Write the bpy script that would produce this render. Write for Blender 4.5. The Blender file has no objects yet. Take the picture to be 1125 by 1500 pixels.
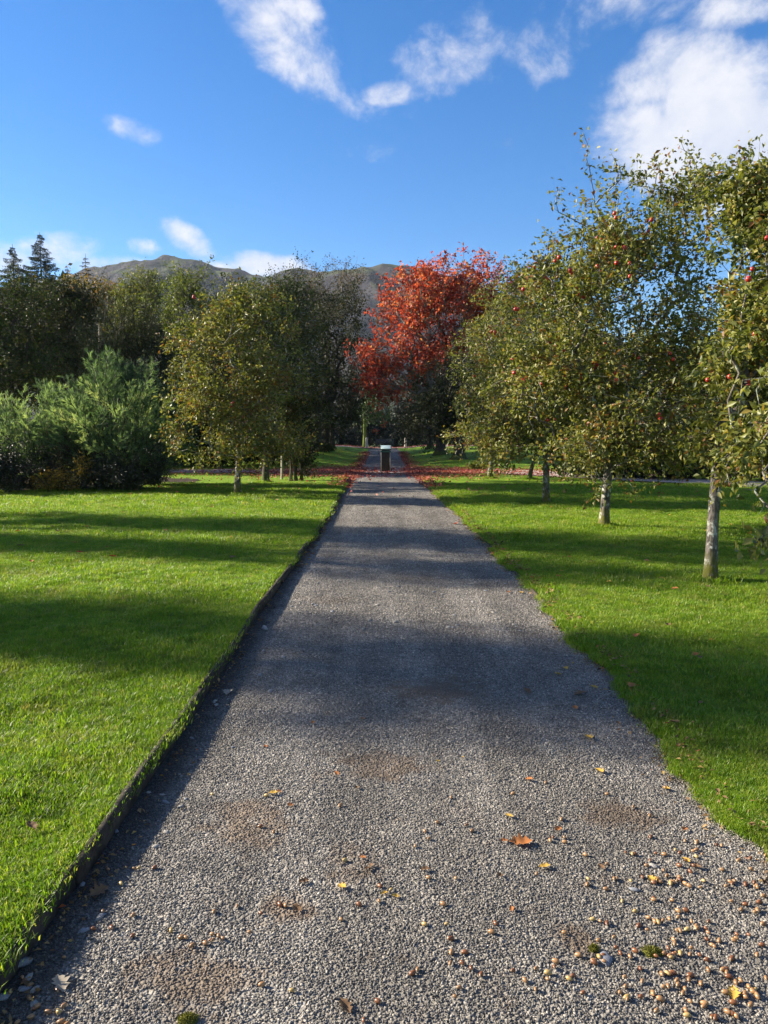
import bpy, math, random
import numpy as np
from mathutils import Vector
R = math.radians
C = bpy.context.scene.collection
SC = bpy.context.scene

# ------------------------------------------------------------------ camera
F, CX, CY, HOR, CAMH = 1127.0, 562.5, 750.0, 641.0, 1.6      # photograph's focal length and horizon, in its pixels
PITCH = math.atan((CY - HOR) / F)
cam = bpy.data.cameras.new('camera')
cam.sensor_fit = 'VERTICAL'; cam.sensor_height = 36; cam.sensor_width = 27
cam.lens = 36 * F / 1500
cam.clip_start = 0.05; cam.clip_end = 8000
camo = bpy.data.objects.new('camera', cam); C.objects.link(camo)
camo.location = (0, 0, CAMH); camo.rotation_euler = (math.pi / 2 - PITCH, 0, 0)
SC.camera = camo

# ------------------------------------------------------------------ sun, sky, exposure
SUN_EL = R(25)
SUN_H = Vector((-1, 0.27, 0)).normalized()
to_sun = (SUN_H * math.cos(SUN_EL) + Vector((0, 0, math.sin(SUN_EL)))).normalized()
sun = bpy.data.lights.new('sun', 'SUN'); sun.energy = 5.0; sun.angle = R(0.55); sun.color = (1.0, 0.90, 0.74)
suno = bpy.data.objects.new('sun', sun); C.objects.link(suno)
suno.rotation_euler = to_sun.to_track_quat('Z', 'Y').to_euler()
suno.location = (-30, 10, 40)
SC.view_settings.view_transform = 'Standard'; SC.view_settings.look = 'None'
SC.view_settings.gamma = 1; SC.view_settings.use_curve_mapping = False
SC.view_settings.exposure = 1.66

def direction(px, py):
    """world direction through a point of the photograph"""
    a, b = (px - CX) / F, (CY - py) / F
    v = Vector((a, math.cos(PITCH) + b * math.sin(PITCH), -math.sin(PITCH) + b * math.cos(PITCH)))
    return v.normalized()
def pt(px, py, D):
    """point at distance D (world y)"""
    d = direction(px, py); return Vector((0, 0, CAMH)) + d * (D / d.y)
def ground(px, py, z=0.0):
    d = direction(px, py); t = (z - CAMH) / d.z
    return Vector((d.x * t, d.y * t, z))
def mpp(D):
    """metres per pixel of the photograph at distance D"""
    return (D * math.cos(PITCH) + 0.15) / F

world = bpy.data.worlds.new('World'); SC.world = world; world.use_nodes = True
def build_world():
    nt = world.node_tree; nt.nodes.clear(); N = nt.nodes; L = nt.links
    def math_(op, a, b=None, clamp=False):
        n = N.new('ShaderNodeMath'); n.operation = op; n.use_clamp = clamp
        for i, v in enumerate((a, b)):
            if v is None: continue
            if isinstance(v, (int, float)): n.inputs[i].default_value = v
            else: L.new(v, n.inputs[i])
        return n.outputs[0]
    tc = N.new('ShaderNodeTexCoord')
    sky = N.new('ShaderNodeTexSky'); sky.sky_type = 'NISHITA'; sky.sun_disc = False
    sky.sun_elevation = SUN_EL; sky.sun_rotation = math.atan2(SUN_H.x, SUN_H.y)
    sky.altitude = 100; sky.air_density = 1.0; sky.dust_density = 0.15; sky.ozone_density = 4.0
    hsv = N.new('ShaderNodeHueSaturation'); hsv.inputs['Saturation'].default_value = 1.32; hsv.inputs['Hue'].default_value = 0.506
    L.new(sky.outputs[0], hsv.inputs['Color'])
    bg = N.new('ShaderNodeBackground'); bg.inputs[1].default_value = 0.063
    L.new(hsv.outputs[0], bg.inputs[0])
    noise = N.new('ShaderNodeTexNoise'); noise.inputs['Scale'].default_value = 11.0
    noise.inputs['Detail'].default_value = 11; noise.inputs['Roughness'].default_value = 0.63
    noise.inputs['Distortion'].default_value = 0.22
    mp = N.new('ShaderNodeMapping'); mp.inputs['Scale'].default_value = (1, 1, 1.2)
    L.new(tc.outputs['Generated'], mp.inputs['Vector']); L.new(mp.outputs[0], noise.inputs['Vector'])
    nz = noise.outputs['Fac']
    # clouds of the photograph: direction, half width, half height, tilt, weight
    clouds = [((405, 40), 125, 50, -36, .84), ((490, 85), 40, 20, -20, .5), ((770, 48), 240, 62, 10, .64), ((628, 72), 48, 18, -18, .62),
              ((990, 105), 115, 52, 0, 1.0), ((1090, 120), 70, 50, 0, .9), ((1065, 200), 165, 74, -4, 1.3), ((1110, 255), 120, 50, 0, 1.2), ((1085, 15), 70, 24, 0, .9),
              ((572, 135), 42, 18, 0, .82), ((190, 188), 52, 19, -14, .72), ((730, 210), 46, 16, 0, .74), ((275, 350), 46, 22, -30, .85),
              ((395, 392), 70, 22, -5, 1.15), ((330, 392), 46, 12, 0, .8), ((210, 360), 26, 14, 0, .6), ((100, 360), 50, 24, 0, .75),
              ((165, 390), 70, 16, 0, .9), ((0, 378), 60, 26, 0, 1.0), ((70, 372), 70, 24, 0, .85), ((545, 222), 46, 18, 0, .5), ((800, 165), 55, 20, 10, .36)]
    total = None
    for (c, w, h, tilt, wt) in clouds:
        d = direction(*c); e1 = d.cross(Vector((0, 0, 1))).normalized(); e2 = e1.cross(d).normalized()
        t = R(-tilt); a = (e1 * math.cos(t) - e2 * math.sin(t)) * (F / w); b = (e1 * math.sin(t) + e2 * math.cos(t)) * (F / h)
        qs = []
        for v in (a, b):
            n = N.new('ShaderNodeVectorMath'); n.operation = 'DOT_PRODUCT'; n.inputs[1].default_value = v
            L.new(tc.outputs['Generated'], n.inputs[0]); qs.append(n.outputs['Value'])
        f = N.new('ShaderNodeVectorMath'); f.operation = 'DOT_PRODUCT'; f.inputs[1].default_value = d
        L.new(tc.outputs['Generated'], f.inputs[0])
        r2 = math_('ADD', math_('MULTIPLY', qs[0], qs[0]), math_('MULTIPLY', qs[1], qs[1]))
        fall = math_('SUBTRACT', 1.0, math_('MULTIPLY', r2, 0.62), True)
        fall = math_('MULTIPLY', math_('MULTIPLY', fall, wt), math_('GREATER_THAN', f.outputs['Value'], 0.2))
        total = fall if total is None else math_('MAXIMUM', total, fall)
    # unseen clouds over the rest of the sky, thickened to whiten the fill light
    big = N.new('ShaderNodeTexNoise'); big.inputs['Scale'].default_value = 2.2; big.inputs['Detail'].default_value = 4
    L.new(tc.outputs['Generated'], big.inputs['Vector'])
    out_ = N.new('ShaderNodeVectorMath'); out_.operation = 'DOT_PRODUCT'; out_.inputs[1].default_value = direction(562, 400)
    L.new(tc.outputs['Generated'], out_.inputs[0])
    mr = N.new('ShaderNodeMapRange'); mr.inputs[1].default_value = 0.80; mr.inputs[2].default_value = 0.60
    L.new(out_.outputs['Value'], mr.inputs[0])
    mb = N.new('ShaderNodeMapRange'); mb.inputs[1].default_value = 0.455; mb.inputs[2].default_value = 0.625
    L.new(big.outputs['Fac'], mb.inputs[0])
    total = math_('MAXIMUM', total, math_('MULTIPLY', mr.outputs[0], mb.outputs[0]))
    dens = math_('ADD', total, math_('MULTIPLY', math_('SUBTRACT', nz, 0.5), 2.25))
    md = N.new('ShaderNodeMapRange'); md.interpolation_type = 'SMOOTHSTEP'
    md.inputs[1].default_value = 0.36; md.inputs[2].default_value = 1.12; L.new(dens, md.inputs[0])
    alpha = math_('MULTIPLY', md.outputs[0], 0.93)
    alpha = math_('MULTIPLY', alpha, math_('GREATER_THAN', total, 0.001))
    ramp = N.new('ShaderNodeValToRGB'); ramp.color_ramp.elements[0].position = 0.28; ramp.color_ramp.elements[1].position = 0.66
    ramp.color_ramp.elements[0].color = (0.56, 0.64, 0.82, 1); ramp.color_ramp.elements[1].color = (0.93, 0.93, 0.98, 1)
    L.new(nz, ramp.inputs[0])
    bg2 = N.new('ShaderNodeBackground'); bg2.inputs[1].default_value = 0.33
    L.new(ramp.outputs[0], bg2.inputs[0])
    mix = N.new('ShaderNodeMixShader'); L.new(alpha, mix.inputs[0]); L.new(bg.outputs[0], mix.inputs[1]); L.new(bg2.outputs[0], mix.inputs[2])
    o = N.new('ShaderNodeOutputWorld'); L.new(mix.outputs[0], o.inputs['Surface'])
build_world()
SC.cycles.max_bounces = 6; SC.cycles.diffuse_bounces = 3; SC.cycles.glossy_bounces = 2; SC.cycles.transmission_bounces = 4
SC.cycles.use_denoising = True

# ------------------------------------------------------------------ helpers
def mesh_np(name, V, Fc, mats=(), smooth=False, attrs=None, mat_idx=None):
    """V (n,3); Fc list of (m,k) int arrays; face attributes in attrs"""
    me = bpy.data.meshes.new(name)
    V = np.asarray(V, dtype=np.float32); me.vertices.add(len(V)); me.vertices.foreach_set('co', V.ravel())
    if not isinstance(Fc, (list, tuple)): Fc = [Fc]
    Fc = [np.asarray(f, dtype=np.int32) for f in Fc if len(f)]
    nl = sum(f.size for f in Fc); nf = sum(len(f) for f in Fc)
    if nf:
        me.loops.add(nl); me.polygons.add(nf)
        me.loops.foreach_set('vertex_index', np.concatenate([f.ravel() for f in Fc]))
        tot = np.concatenate([np.full(len(f), f.shape[1], np.int32) for f in Fc])
        st = np.concatenate([[0], np.cumsum(tot)[:-1]]).astype(np.int32)
        me.polygons.foreach_set('loop_start', st); me.polygons.foreach_set('loop_total', tot)
        if smooth: me.polygons.foreach_set('use_smooth', np.ones(nf, bool))
        if mat_idx is not None: me.polygons.foreach_set('material_index', np.asarray(mat_idx, np.int32))
    for m in mats: me.materials.append(m)
    if attrs:
        for k, v in attrs.items():
            a = me.attributes.new(k, 'FLOAT', 'FACE'); a.data.foreach_set('value', np.asarray(v, np.float32))
    me.update(calc_edges=True)
    return me
def link(name, me, parent=None, loc=None, **props):
    o = bpy.data.objects.new(name, me); C.objects.link(o)
    if parent is not None: o.parent = parent
    if loc is not None: o.location = loc
    for k, v in props.items():
        if v is not None: o[k] = v
    return o
def thing(name, label, cat, loc=(0, 0, 0), rz=0.0, group=None):
    o = link(name, None, None, loc, label=label, category=cat, group=group); o.rotation_euler[2] = rz
    o.empty_display_size = 0.2
    return o
def copy_tree(o, parent=None):
    c = o.copy(); C.objects.link(c)
    if parent is not None: c.parent = parent
    for ch in list(o.children): copy_tree(ch, c)
    return c
def box(x0, x1, y0, y1, z0, z1):
    V = [(x, y, z) for z in (z0, z1) for y in (y0, y1) for x in (x0, x1)]
    Q = [(0, 2, 3, 1), (4, 5, 7, 6), (0, 1, 5, 4), (1, 3, 7, 5), (3, 2, 6, 7), (2, 0, 4, 6)]
    return np.array(V, float), np.array(Q)
def bevel_box(name, b, m, w=0.006, parent=None, **kw):
    V, Q = box(*b); o = link(name, mesh_np(name, V, Q, [m]), parent, **kw)
    md = o.modifiers.new('bevel', 'BEVEL'); md.width = w; md.segments = 2
    return o
def norm(a): return a / (np.linalg.norm(a, axis=-1, keepdims=True) + 1e-9)
def sstep(a, b, x):
    t = np.clip((x - a) / (b - a), 0, 1); return t * t * (3 - 2 * t)

# ------------------------------------------------------------------ materials
class NT:
    def __init__(self, name):
        self.m = bpy.data.materials.new(name); self.m.use_nodes = True
        self.t = self.m.node_tree; self.t.nodes.clear()
    def n(self, typ, **kw):
        nd = self.t.nodes.new(typ)
        for k, v in kw.items():
            if k.startswith('_'): setattr(nd, k[1:], v)
            else:
                s = nd.inputs[int(k[1:]) if k[0] == 'i' and k[1:].isdigit() else k.replace('__', ' ')]
                if hasattr(v, 'is_linked'): self.t.links.new(v, s)
                else: s.default_value = v
        return nd
    def ramp(self, fac, stops, interp='LINEAR'):
        nd = self.t.nodes.new('ShaderNodeValToRGB'); cr = nd.color_ramp; cr.interpolation = interp
        while len(cr.elements) < len(stops): cr.elements.new(0.5)
        for e, (p, c) in zip(cr.elements, stops): e.position = p; e.color = (*c, 1)
        self.t.links.new(fac, nd.inputs[0]); return nd.outputs[0]
    def noise(self, vec, scale, detail=4, rough=0.55, dist=0.0):
        nd = self.n('ShaderNodeTexNoise', Scale=scale, Detail=detail, Roughness=rough, Distortion=dist)
        if vec is not None: self.t.links.new(vec, nd.inputs['Vector'])
        return nd.outputs['Fac']
    def math(self, op, a, b=0.0, clamp=False):
        return self.n('ShaderNodeMath', _operation=op, _use_clamp=clamp, i0=a, i1=b).outputs[0]
    def mix(self, f, a, b, blend='MIX'):
        nd = self.t.nodes.new('ShaderNodeMix'); nd.data_type = 'RGBA'; nd.blend_type = blend
        for i, v in ((0, f), (6, a), (7, b)):
            if hasattr(v, 'is_linked'): self.t.links.new(v, nd.inputs[i])
            elif i == 0: nd.inputs[i].default_value = v
            else: nd.inputs[i].default_value = (*v, 1) if len(v) == 3 else v
        return nd.outputs[2]
    def rng(self, v, a, b, c=0.0, d=1.0):
        return self.n('ShaderNodeMapRange', _interpolation_type='SMOOTHSTEP', i0=v, i1=a, i2=b, i3=c, i4=d).outputs[0]
    def pos(self): return self.n('ShaderNodeNewGeometry').outputs['Position']
    def obj(self): return self.n('ShaderNodeTexCoord').outputs['Object']
    def bump(self, h, strength=0.5, dist=0.01):
        return self.n('ShaderNodeBump', Strength=strength, Distance=dist, Height=h).outputs[0]
    def out(self, sh):
        o = self.t.nodes.new('ShaderNodeOutputMaterial'); self.t.links.new(sh, o.inputs['Surface']); return self.m
    def bsdf(self, col, rough=0.8, spec=0.3, normal=None, **kw):
        nd = self.n('ShaderNodeBsdfPrincipled', Roughness=rough, **kw)
        s = nd.inputs['Base Color']
        if hasattr(col, 'is_linked'): self.t.links.new(col, s)
        else: s.default_value = (*col, 1)
        nd.inputs['Specular IOR Level'].default_value = spec
        if normal is not None: self.t.links.new(normal, nd.inputs['Normal'])
        return nd.outputs[0]

def leaf_mat(name, stops, trans=0.35, rough=0.5, spec=0.35, inst=False):
    t = NT(name)
    if inst: fac = t.n('ShaderNodeObjectInfo').outputs['Random']
    else: fac = t.n('ShaderNodeAttribute', _attribute_name='tint').outputs['Fac']
    col = t.ramp(fac, stops)
    if inst:
        p = t.pos(); col = t.mix(t.math('MULTIPLY', t.rng(t.noise(p, 1.7, 5, .65), .52, .70), .55), col, (.23, .235, .05))
        col = t.mix(t.math('MULTIPLY', t.rng(t.noise(p, 4.3, 5, .7), .54, .70), .6), col, (.045, .085, .010))
    a = t.bsdf(col, rough, spec)
    tr = t.n('ShaderNodeBsdfTranslucent', Color=t.mix(1.0, col, (1.25, 1.3, 0.7), 'MULTIPLY')).outputs[0]
    return t.out(t.n('ShaderNodeMixShader', i0=trans, i1=a, i2=tr).outputs[0])

def bark_mat(name, dark, light, lichen=None, lich_amt=0.5, moss=None, scale=1.0):
    t = NT(name); p = t.obj()
    mp = t.n('ShaderNodeMapping', Vector=p, Scale=(1, 1, 0.35)).outputs[0]
    n1 = t.noise(mp, 30 * scale, 6, 0.65); n2 = t.noise(p, 9 * scale, 5, 0.6)
    col = t.mix(t.rng(n1, 0.35, 0.65), dark, light)
    if lichen: col = t.mix(t.rng(n2, lich_amt, lich_amt + 0.10), col, lichen)
    if moss:
        z = t.n('ShaderNodeSeparateXYZ', Vector=p).outputs['Z']
        f = t.math('MULTIPLY', t.rng(t.math('ADD', z, t.math('MULTIPLY', n2, 0.5)), 0.62, 0.40), t.rng(t.noise(p, 14, 4), 0.36, 0.5))
        col = t.mix(f, col, moss)
    return t.out(t.bsdf(col, 0.9, 0.15, t.bump(n1, 0.7, 0.02)))

G_ = dict
M = {}
M['apple_leaf'] = leaf_mat('apple_leaf', [(0, (.034, .048, .011)), (.3, (.090, .106, .021)), (.6, (.172, .178, .038)), (.84, (.26, .235, .062)), (.93, (.24, .17, .03)), (1, (.18, .08, .02))], .34, .46, .32)
M['apple_leaf_far'] = leaf_mat('apple_leaf_far', [(0, (.028, .036, .011)), (.4, (.06, .066, .016)), (.75, (.10, .10, .024)), (.93, (.17, .13, .03)), (1, (.15, .05, .02))], .30, .55, .25)
M['dark_leaf'] = leaf_mat('dark_leaf', [(0, (.014, .020, .008)), (.5, (.030, .038, .013)), (.85, (.055, .058, .02)), (1, (.11, .08, .025))], .22, .6, .2)
M['oak_leaf'] = leaf_mat('oak_leaf', [(0, (.020, .036, .011)), (.5, (.042, .062, .017)), (.85, (.078, .088, .022)), (1, (.15, .10, .025))], .27, .6, .2)
M['light_leaf'] = leaf_mat('light_leaf', [(0, (.07, .09, .02)), (.5, (.125, .145, .03)), (.85, (.19, .18, .04)), (1, (.26, .19, .04))], .42, .5, .3)
M['amber_leaf'] = leaf_mat('amber_leaf', [(0, (.09, .08, .02)), (.4, (.17, .12, .025)), (.75, (.26, .14, .025)), (1, (.28, .09, .02))], .35, .5, .3)
M['brown_leaf'] = leaf_mat('brown_leaf', [(0, (.05, .04, .018)), (.5, (.10, .075, .035)), (.85, (.15, .11, .06)), (1, (.19, .09, .035))], .2, .6, .25)
M['red_leaf'] = leaf_mat('red_leaf', [(0, (.16, .026, .020)), (.3, (.36, .046, .034)), (.65, (.53, .095, .052)), (.9, (.62, .22, .10)), (1, (.40, .18, .10))], .45, .5, .3)
M['yew_leaf'] = leaf_mat('yew_leaf', [(0, (.016, .023, .010)), (.5, (.038, .048, .018)), (.9, (.07, .08, .03)), (1, (.08, .08, .03))], .12, .65, .15)
M['spruce_leaf'] = leaf_mat('spruce_leaf', [(0, (.010, .020, .012)), (.6, (.022, .038, .02)), (1, (.04, .055, .028))], .08, .5, .3)
M['feather_leaf'] = leaf_mat('feather_leaf', [(0, (.06, .105, .05)), (.45, (.16, .235, .11)), (.8, (.27, .34, .15)), (1, (.34, .37, .17))], .5, .6, .2)
M['feather_dark'] = leaf_mat('feather_dark', [(0, (.035, .065, .038)), (.6, (.08, .13, .07)), (1, (.16, .21, .10))], .4, .6, .2)
M['shrub_leaf'] = leaf_mat('shrub_leaf', [(0, (.010, .014, .008)), (.6, (.022, .028, .013)), (1, (.05, .055, .022))], .12, .45, .4)
M['yellow_leaf'] = leaf_mat('yellow_leaf', [(0, (.10, .09, .02)), (.5, (.30, .19, .03)), (1, (.38, .22, .04))], .35, .5, .3)
M['ivy_leaf'] = leaf_mat('ivy_leaf', [(0, (.02, .05, .01)), (.6, (.05, .09, .018)), (1, (.10, .14, .03))], .25, .4, .4)
M['apple_bark'] = bark_mat('apple_bark', (.045, .038, .032), (.19, .165, .14), (.38, .38, .33), .53, (.10, .098, .02))
M['apple_twig'] = bark_mat('apple_twig', (.075, .06, .05), (.17, .145, .12), (.36, .38, .28), .50)
M['dark_bark'] = bark_mat('dark_bark', (.030, .025, .020), (.085, .072, .058), (.14, .145, .10), .60, (.07, .09, .02))
M['pale_twig'] = bark_mat('pale_twig', (.09, .075, .06), (.22, .19, .16))
M['moss_bark'] = bark_mat('moss_bark', (.07, .10, .02), (.16, .20, .035))

def simple(name, col, col2, scale=20, rough=0.7, spec=0.3, bump=0.2):
    t = NT(name); n = t.noise(t.obj(), scale, 5, .6)
    return t.out(t.bsdf(t.mix(t.rng(n, .3, .7), col, col2), rough, spec, t.bump(n, bump, .01)))
M['edge_wood'] = simple('edge_wood', (.026, .020, .015), (.075, .058, .044), 14, .9, .2, .6)
M['apple_skin'] = simple('apple_skin', (.30, .012, .014), (.48, .05, .025), 25, .3, .5, 0)

def grass_ground_mat():
    t = NT('lawn_grass'); p = t.pos()
    st = t.n('ShaderNodeMapping', Vector=p, Scale=(1, 1, 1)).outputs[0]
    n1 = t.noise(st, 1.1, 4, .6); n2 = t.noise(st, 9, 4, .6); n3 = t.noise(st, 90, 5, .7)
    col = t.ramp(t.math('ADD', t.math('MULTIPLY', n1, .5), t.math('MULTIPLY', n3, .5)),
                 [(.3, (.075, .14, .008)), (.5, (.15, .25, .012)), (.62, (.215, .30, .020)), (.75, (.27, .30, .04))])
    col = t.mix(t.math('MULTIPLY', t.rng(n2, .55, .75), .5), col, (.15, .15, .04))
    h = t.math('ADD', t.math('MULTIPLY', n3, .7), t.math('MULTIPLY', n2, .6))
    a = t.bsdf(col, .8, .15, t.bump(h, 1.0, .035))
    return t.out(a)
M['lawn'] = grass_ground_mat()
M['blade'] = leaf_mat('blade', [(0, (.066, .140, .008)), (.45, (.158, .272, .013)), (.8, (.24, .33, .024)), (.94, (.33, .35, .06)), (1, (.32, .27, .10))], .48, .45, .35, inst=True)

SOIL = ((365, 1208, .21, .24), (285, 1440, .24, .18), (525, 1262, .13, .14), (845, 1375, .10, .09), (905, 1190, .22, .14), (640, 1010, .35, .3), (560, 1120, .3, .2), (420, 1330, .12, .1))
def soil_mask(t, p):
    m = None
    for px, py, rx, ry in SOIL:
        g = ground(px, py)
        d = t.n('ShaderNodeVectorMath', _operation='MULTIPLY', i0=t.n('ShaderNodeVectorMath', _operation='SUBTRACT', i0=p, i1=(g.x, g.y, 0)).outputs[0], i1=(1 / rx, 1 / ry, 0)).outputs[0]
        f = t.math('SUBTRACT', 1.25, t.n('ShaderNodeVectorMath', _operation='LENGTH', i0=d).outputs['Value'], True)
        m = f if m is None else t.math('MAXIMUM', m, f)
    n = t.noise(p, 7, 5, .65)
    a = t.rng(t.math('ADD', m, t.math('MULTIPLY', t.math('SUBTRACT', n, .5), 3.0)), .15, .95)
    return t.math('MAXIMUM', t.math('MULTIPLY', a, .78), t.math('MULTIPLY', t.rng(t.noise(p, .9, 5, .6), .56, .72), .45))
def worn(t, p, col):  # streaked wear, plus a painted strip of mould and board shadow at left
    st = t.n('ShaderNodeMapping', Vector=p, Scale=(1.9, .16, 1)).outputs[0]
    f = t.rng(t.noise(st, 1.3, 4, .6), .36, .66, .80, 1.16)
    fine = t.rng(t.noise(p, 2.6, 5, .65), .35, .68, .84, 1.12)
    f = t.math('MULTIPLY', f, fine)
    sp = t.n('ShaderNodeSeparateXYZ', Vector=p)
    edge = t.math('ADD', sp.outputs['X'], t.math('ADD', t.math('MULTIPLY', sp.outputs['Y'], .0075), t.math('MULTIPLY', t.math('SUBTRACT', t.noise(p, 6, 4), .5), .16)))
    mould_shade = t.rng(edge, -.88, -1.02)  # leaf mould, deepened by the board's shadow painted into the colour
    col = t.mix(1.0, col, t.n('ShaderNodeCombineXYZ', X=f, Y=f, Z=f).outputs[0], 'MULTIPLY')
    return t.mix(t.math('MULTIPLY', mould_shade, .7), col, (.035, .030, .026))
def gravel_mat(name='gravel', far=False):
    t = NT(name); p = t.pos()
    v1 = t.n('ShaderNodeTexVoronoi', Vector=p, Scale=85.0, Randomness=1.0)
    v2 = t.n('ShaderNodeTexVoronoi', Vector=p, Scale=38.0, Randomness=1.0)
    rc = t.n('ShaderNodeSeparateColor', Color=v1.outputs['Color']).outputs[0]
    rc2 = t.n('ShaderNodeSeparateColor', Color=v2.outputs['Color']).outputs[0]
    col = t.ramp(t.math('ADD', t.math('MULTIPLY', rc, .65), t.math('MULTIPLY', rc2, .35)),
                 [(.05, (.084, .077, .068)), (.4, (.152, .139, .121)), (.75, (.23, .21, .181)), (.97, (.35, .316, .268))])
    soil = t.mix(t.noise(p, 60, 4), (.085, .058, .036), (.17, .125, .085))
    col = t.mix(soil_mask(t, p), col, soil)
    col = worn(t, p, col)  # wear, plus the painted strip of mould and board shadow
    h = t.math('SUBTRACT', 1.0, v1.outputs['Distance'])
    h = t.math('ADD', h, t.math('MULTIPLY', t.math('SUBTRACT', 1.0, v2.outputs['Distance']), .7))
    h = t.math('ADD', h, t.math('MULTIPLY', t.noise(p, 3, 4), 1.2))
    return t.out(t.bsdf(col, .85, .25, t.bump(h, .9, .012)))
M['gravel'] = gravel_mat()
def pebble_mat():
    t = NT('pebble'); r = t.n('ShaderNodeObjectInfo').outputs['Random']
    col = t.ramp(r, [(0, (.060, .055, .050)), (.35, (.133, .121, .106)), (.75, (.225, .205, .174)), (.95, (.35, .314, .262)), (1, (.45, .40, .335))])
    col = t.mix(t.math('MULTIPLY', soil_mask(t, t.pos()), .85), col, (.15, .102, .066))
    col = worn(t, t.pos(), col)  # wear, plus the painted strip of mould and board shadow
    return t.out(t.bsdf(col, .75, .35, t.bump(t.noise(t.obj(), 300, 3), .3, .002)))
M['pebble'] = pebble_mat()
M['slate'] = simple('slate', (.11, .115, .13), (.26, .265, .28), 60, .6, .4, .3)
M['pale_stone'] = simple('pale_stone', (.20, .188, .17), (.36, .335, .30), 40, .8, .3, .4)
M['cross'] = simple('cross_path_gravel', (.24, .19, .16), (.42, .35, .30), 30, .9, .2, .6)
M['soil'] = simple('soil', (.025, .018, .012), (.07, .05, .034), 18, .95, .1, 1.0)
M['field'] = simple('field', (.03, .05, .014), (.075, .10, .03), .6, .9, .1, .4)
M['plinth_wood'] = simple('plinth_wood', (.022, .015, .010), (.05, .034, .022), 12, .6, .35, .3)
M['plinth_lit_edge'] = simple('plinth_lit_edge', (.30, .26, .20), (.42, .37, .30), 25, .7, .3, .3)  # sunlit look of the lectern's side boards, put into a paler colour
M['panel_frame'] = simple('panel_frame', (.035, .085, .06), (.055, .12, .085), 30, .4, .4, .1)
M['panel_sheet'] = simple('panel_sheet', (.52, .66, .58), (.66, .76, .68), 30, .25, .5, 0)
M['post_wood'] = simple('post_wood', (.30, .27, .22), (.46, .42, .35), 14, .85, .2, .5)
M['bench_wood'] = simple('bench_wood', (.06, .065, .07), (.11, .115, .12), 14, .8, .2, .5)
def hill_mat():
    t = NT('hill'); p = t.pos(); nrm = t.n('ShaderNodeNewGeometry').outputs['Normal']
    n1 = t.noise(p, .006, 6, .62); n2 = t.noise(p, .035, 8, .65)
    z = t.n('ShaderNodeSeparateXYZ', Vector=nrm).outputs['Z']
    col = t.ramp(t.math('ADD', t.math('MULTIPLY', n1, .45), t.math('MULTIPLY', n2, .55)),
                 [(.30, (.020, .023, .034)), (.44, (.038, .038, .050)), (.54, (.060, .053, .058)), (.64, (.060, .062, .046)), (.78, (.10, .10, .085))])
    zz = t.n('ShaderNodeSeparateXYZ', Vector=p).outputs['Z']
    col = t.mix(t.math('MULTIPLY', t.rng(z, .80, .96), t.rng(t.noise(p, .02, 5), .42, .60)), col, (.07, .09, .03))
    return t.out(t.bsdf(col, .95, .1, t.bump(n2, 1.0, 26)))
M['hill'] = hill_mat()

# ------------------------------------------------------------------ terrain
rng0 = np.random.default_rng(7)
def base_z(y): return 0.52 * sstep(38, 72, np.asarray(y, float))
LE = [ground(x, y, .055) for x, y in ((34, 1378), (156, 1211), (256, 1079), (303, 997), (331, 957), (373, 898), (397, 858), (430, 825), (465, 775), (489, 740), (496, 724))]
RE = [ground(x, y, .02) for x, y in ((1210, 1310), (1078, 1190), (976, 1087), (927, 1019), (830, 906), (760, 838), (700, 776), (676, 751), (647, 729))]
LD = np.array([-4] + [p.y for p in LE] + [32, 76.]); LX = np.array([LE[0].x + .02] + [p.x for p in LE] + [-1.36, -1.35])
RD = np.array([-4] + [p.y for p in RE] + [32, 76.]); RX = np.array([RE[0].x] + [p.x for p in RE] + [1.42, 1.35])
def left_edge(y): return np.interp(y, LD, LX)
def right_edge(y):
    y = np.asarray(y, float)
    w = .022 * np.sin(y * 5.1) + .017 * np.sin(y * 11.3 + 1) + .012 * np.sin(y * 23.7 + 2) + .03 * np.sin(y * 1.7)
    return np.interp(y, RD, RX) + w * np.clip(12 / np.maximum(y, 3), .25, 1.3)
def lump(x, y):
    return 1.5 * (.011 * np.sin(x * 1.9 + 1.3 * np.sin(y * 1.1)) * np.sin(y * 2.3 + .7) + .009 * np.sin(x * 4.7 + y * 1.1) * np.sin(y * 4.1 - x * .9)
            + .005 * np.sin(x * 11 + 2 * np.sin(y * 7)) * np.sin(y * 13.0 + np.sin(x * 5)) + .004 * np.sin(x * 7.3 - 2 * np.sin(y * 3)) * np.sin(y * 8.1 + 1.5 * np.sin(x * 3)))
def lawn_z(x, y):
    x = np.asarray(x, float); y = np.asarray(y, float)
    off = np.where(x < 0, .070 - .047 * sstep(22, 33, y), .026)
    d = np.where(x < 0, left_edge(y) - x, x - right_edge(y))
    bank = .32 * sstep(.3, 3.0, d) * sstep(39, 47, y) * (1 - .4 * sstep(60, 75, y))
    return base_z(y) + off + lump(x, y) * np.clip(d / .5, .15, 1) - .018 * np.exp(-np.maximum(d, 0) / .05) * (x > 0) + bank

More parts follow.
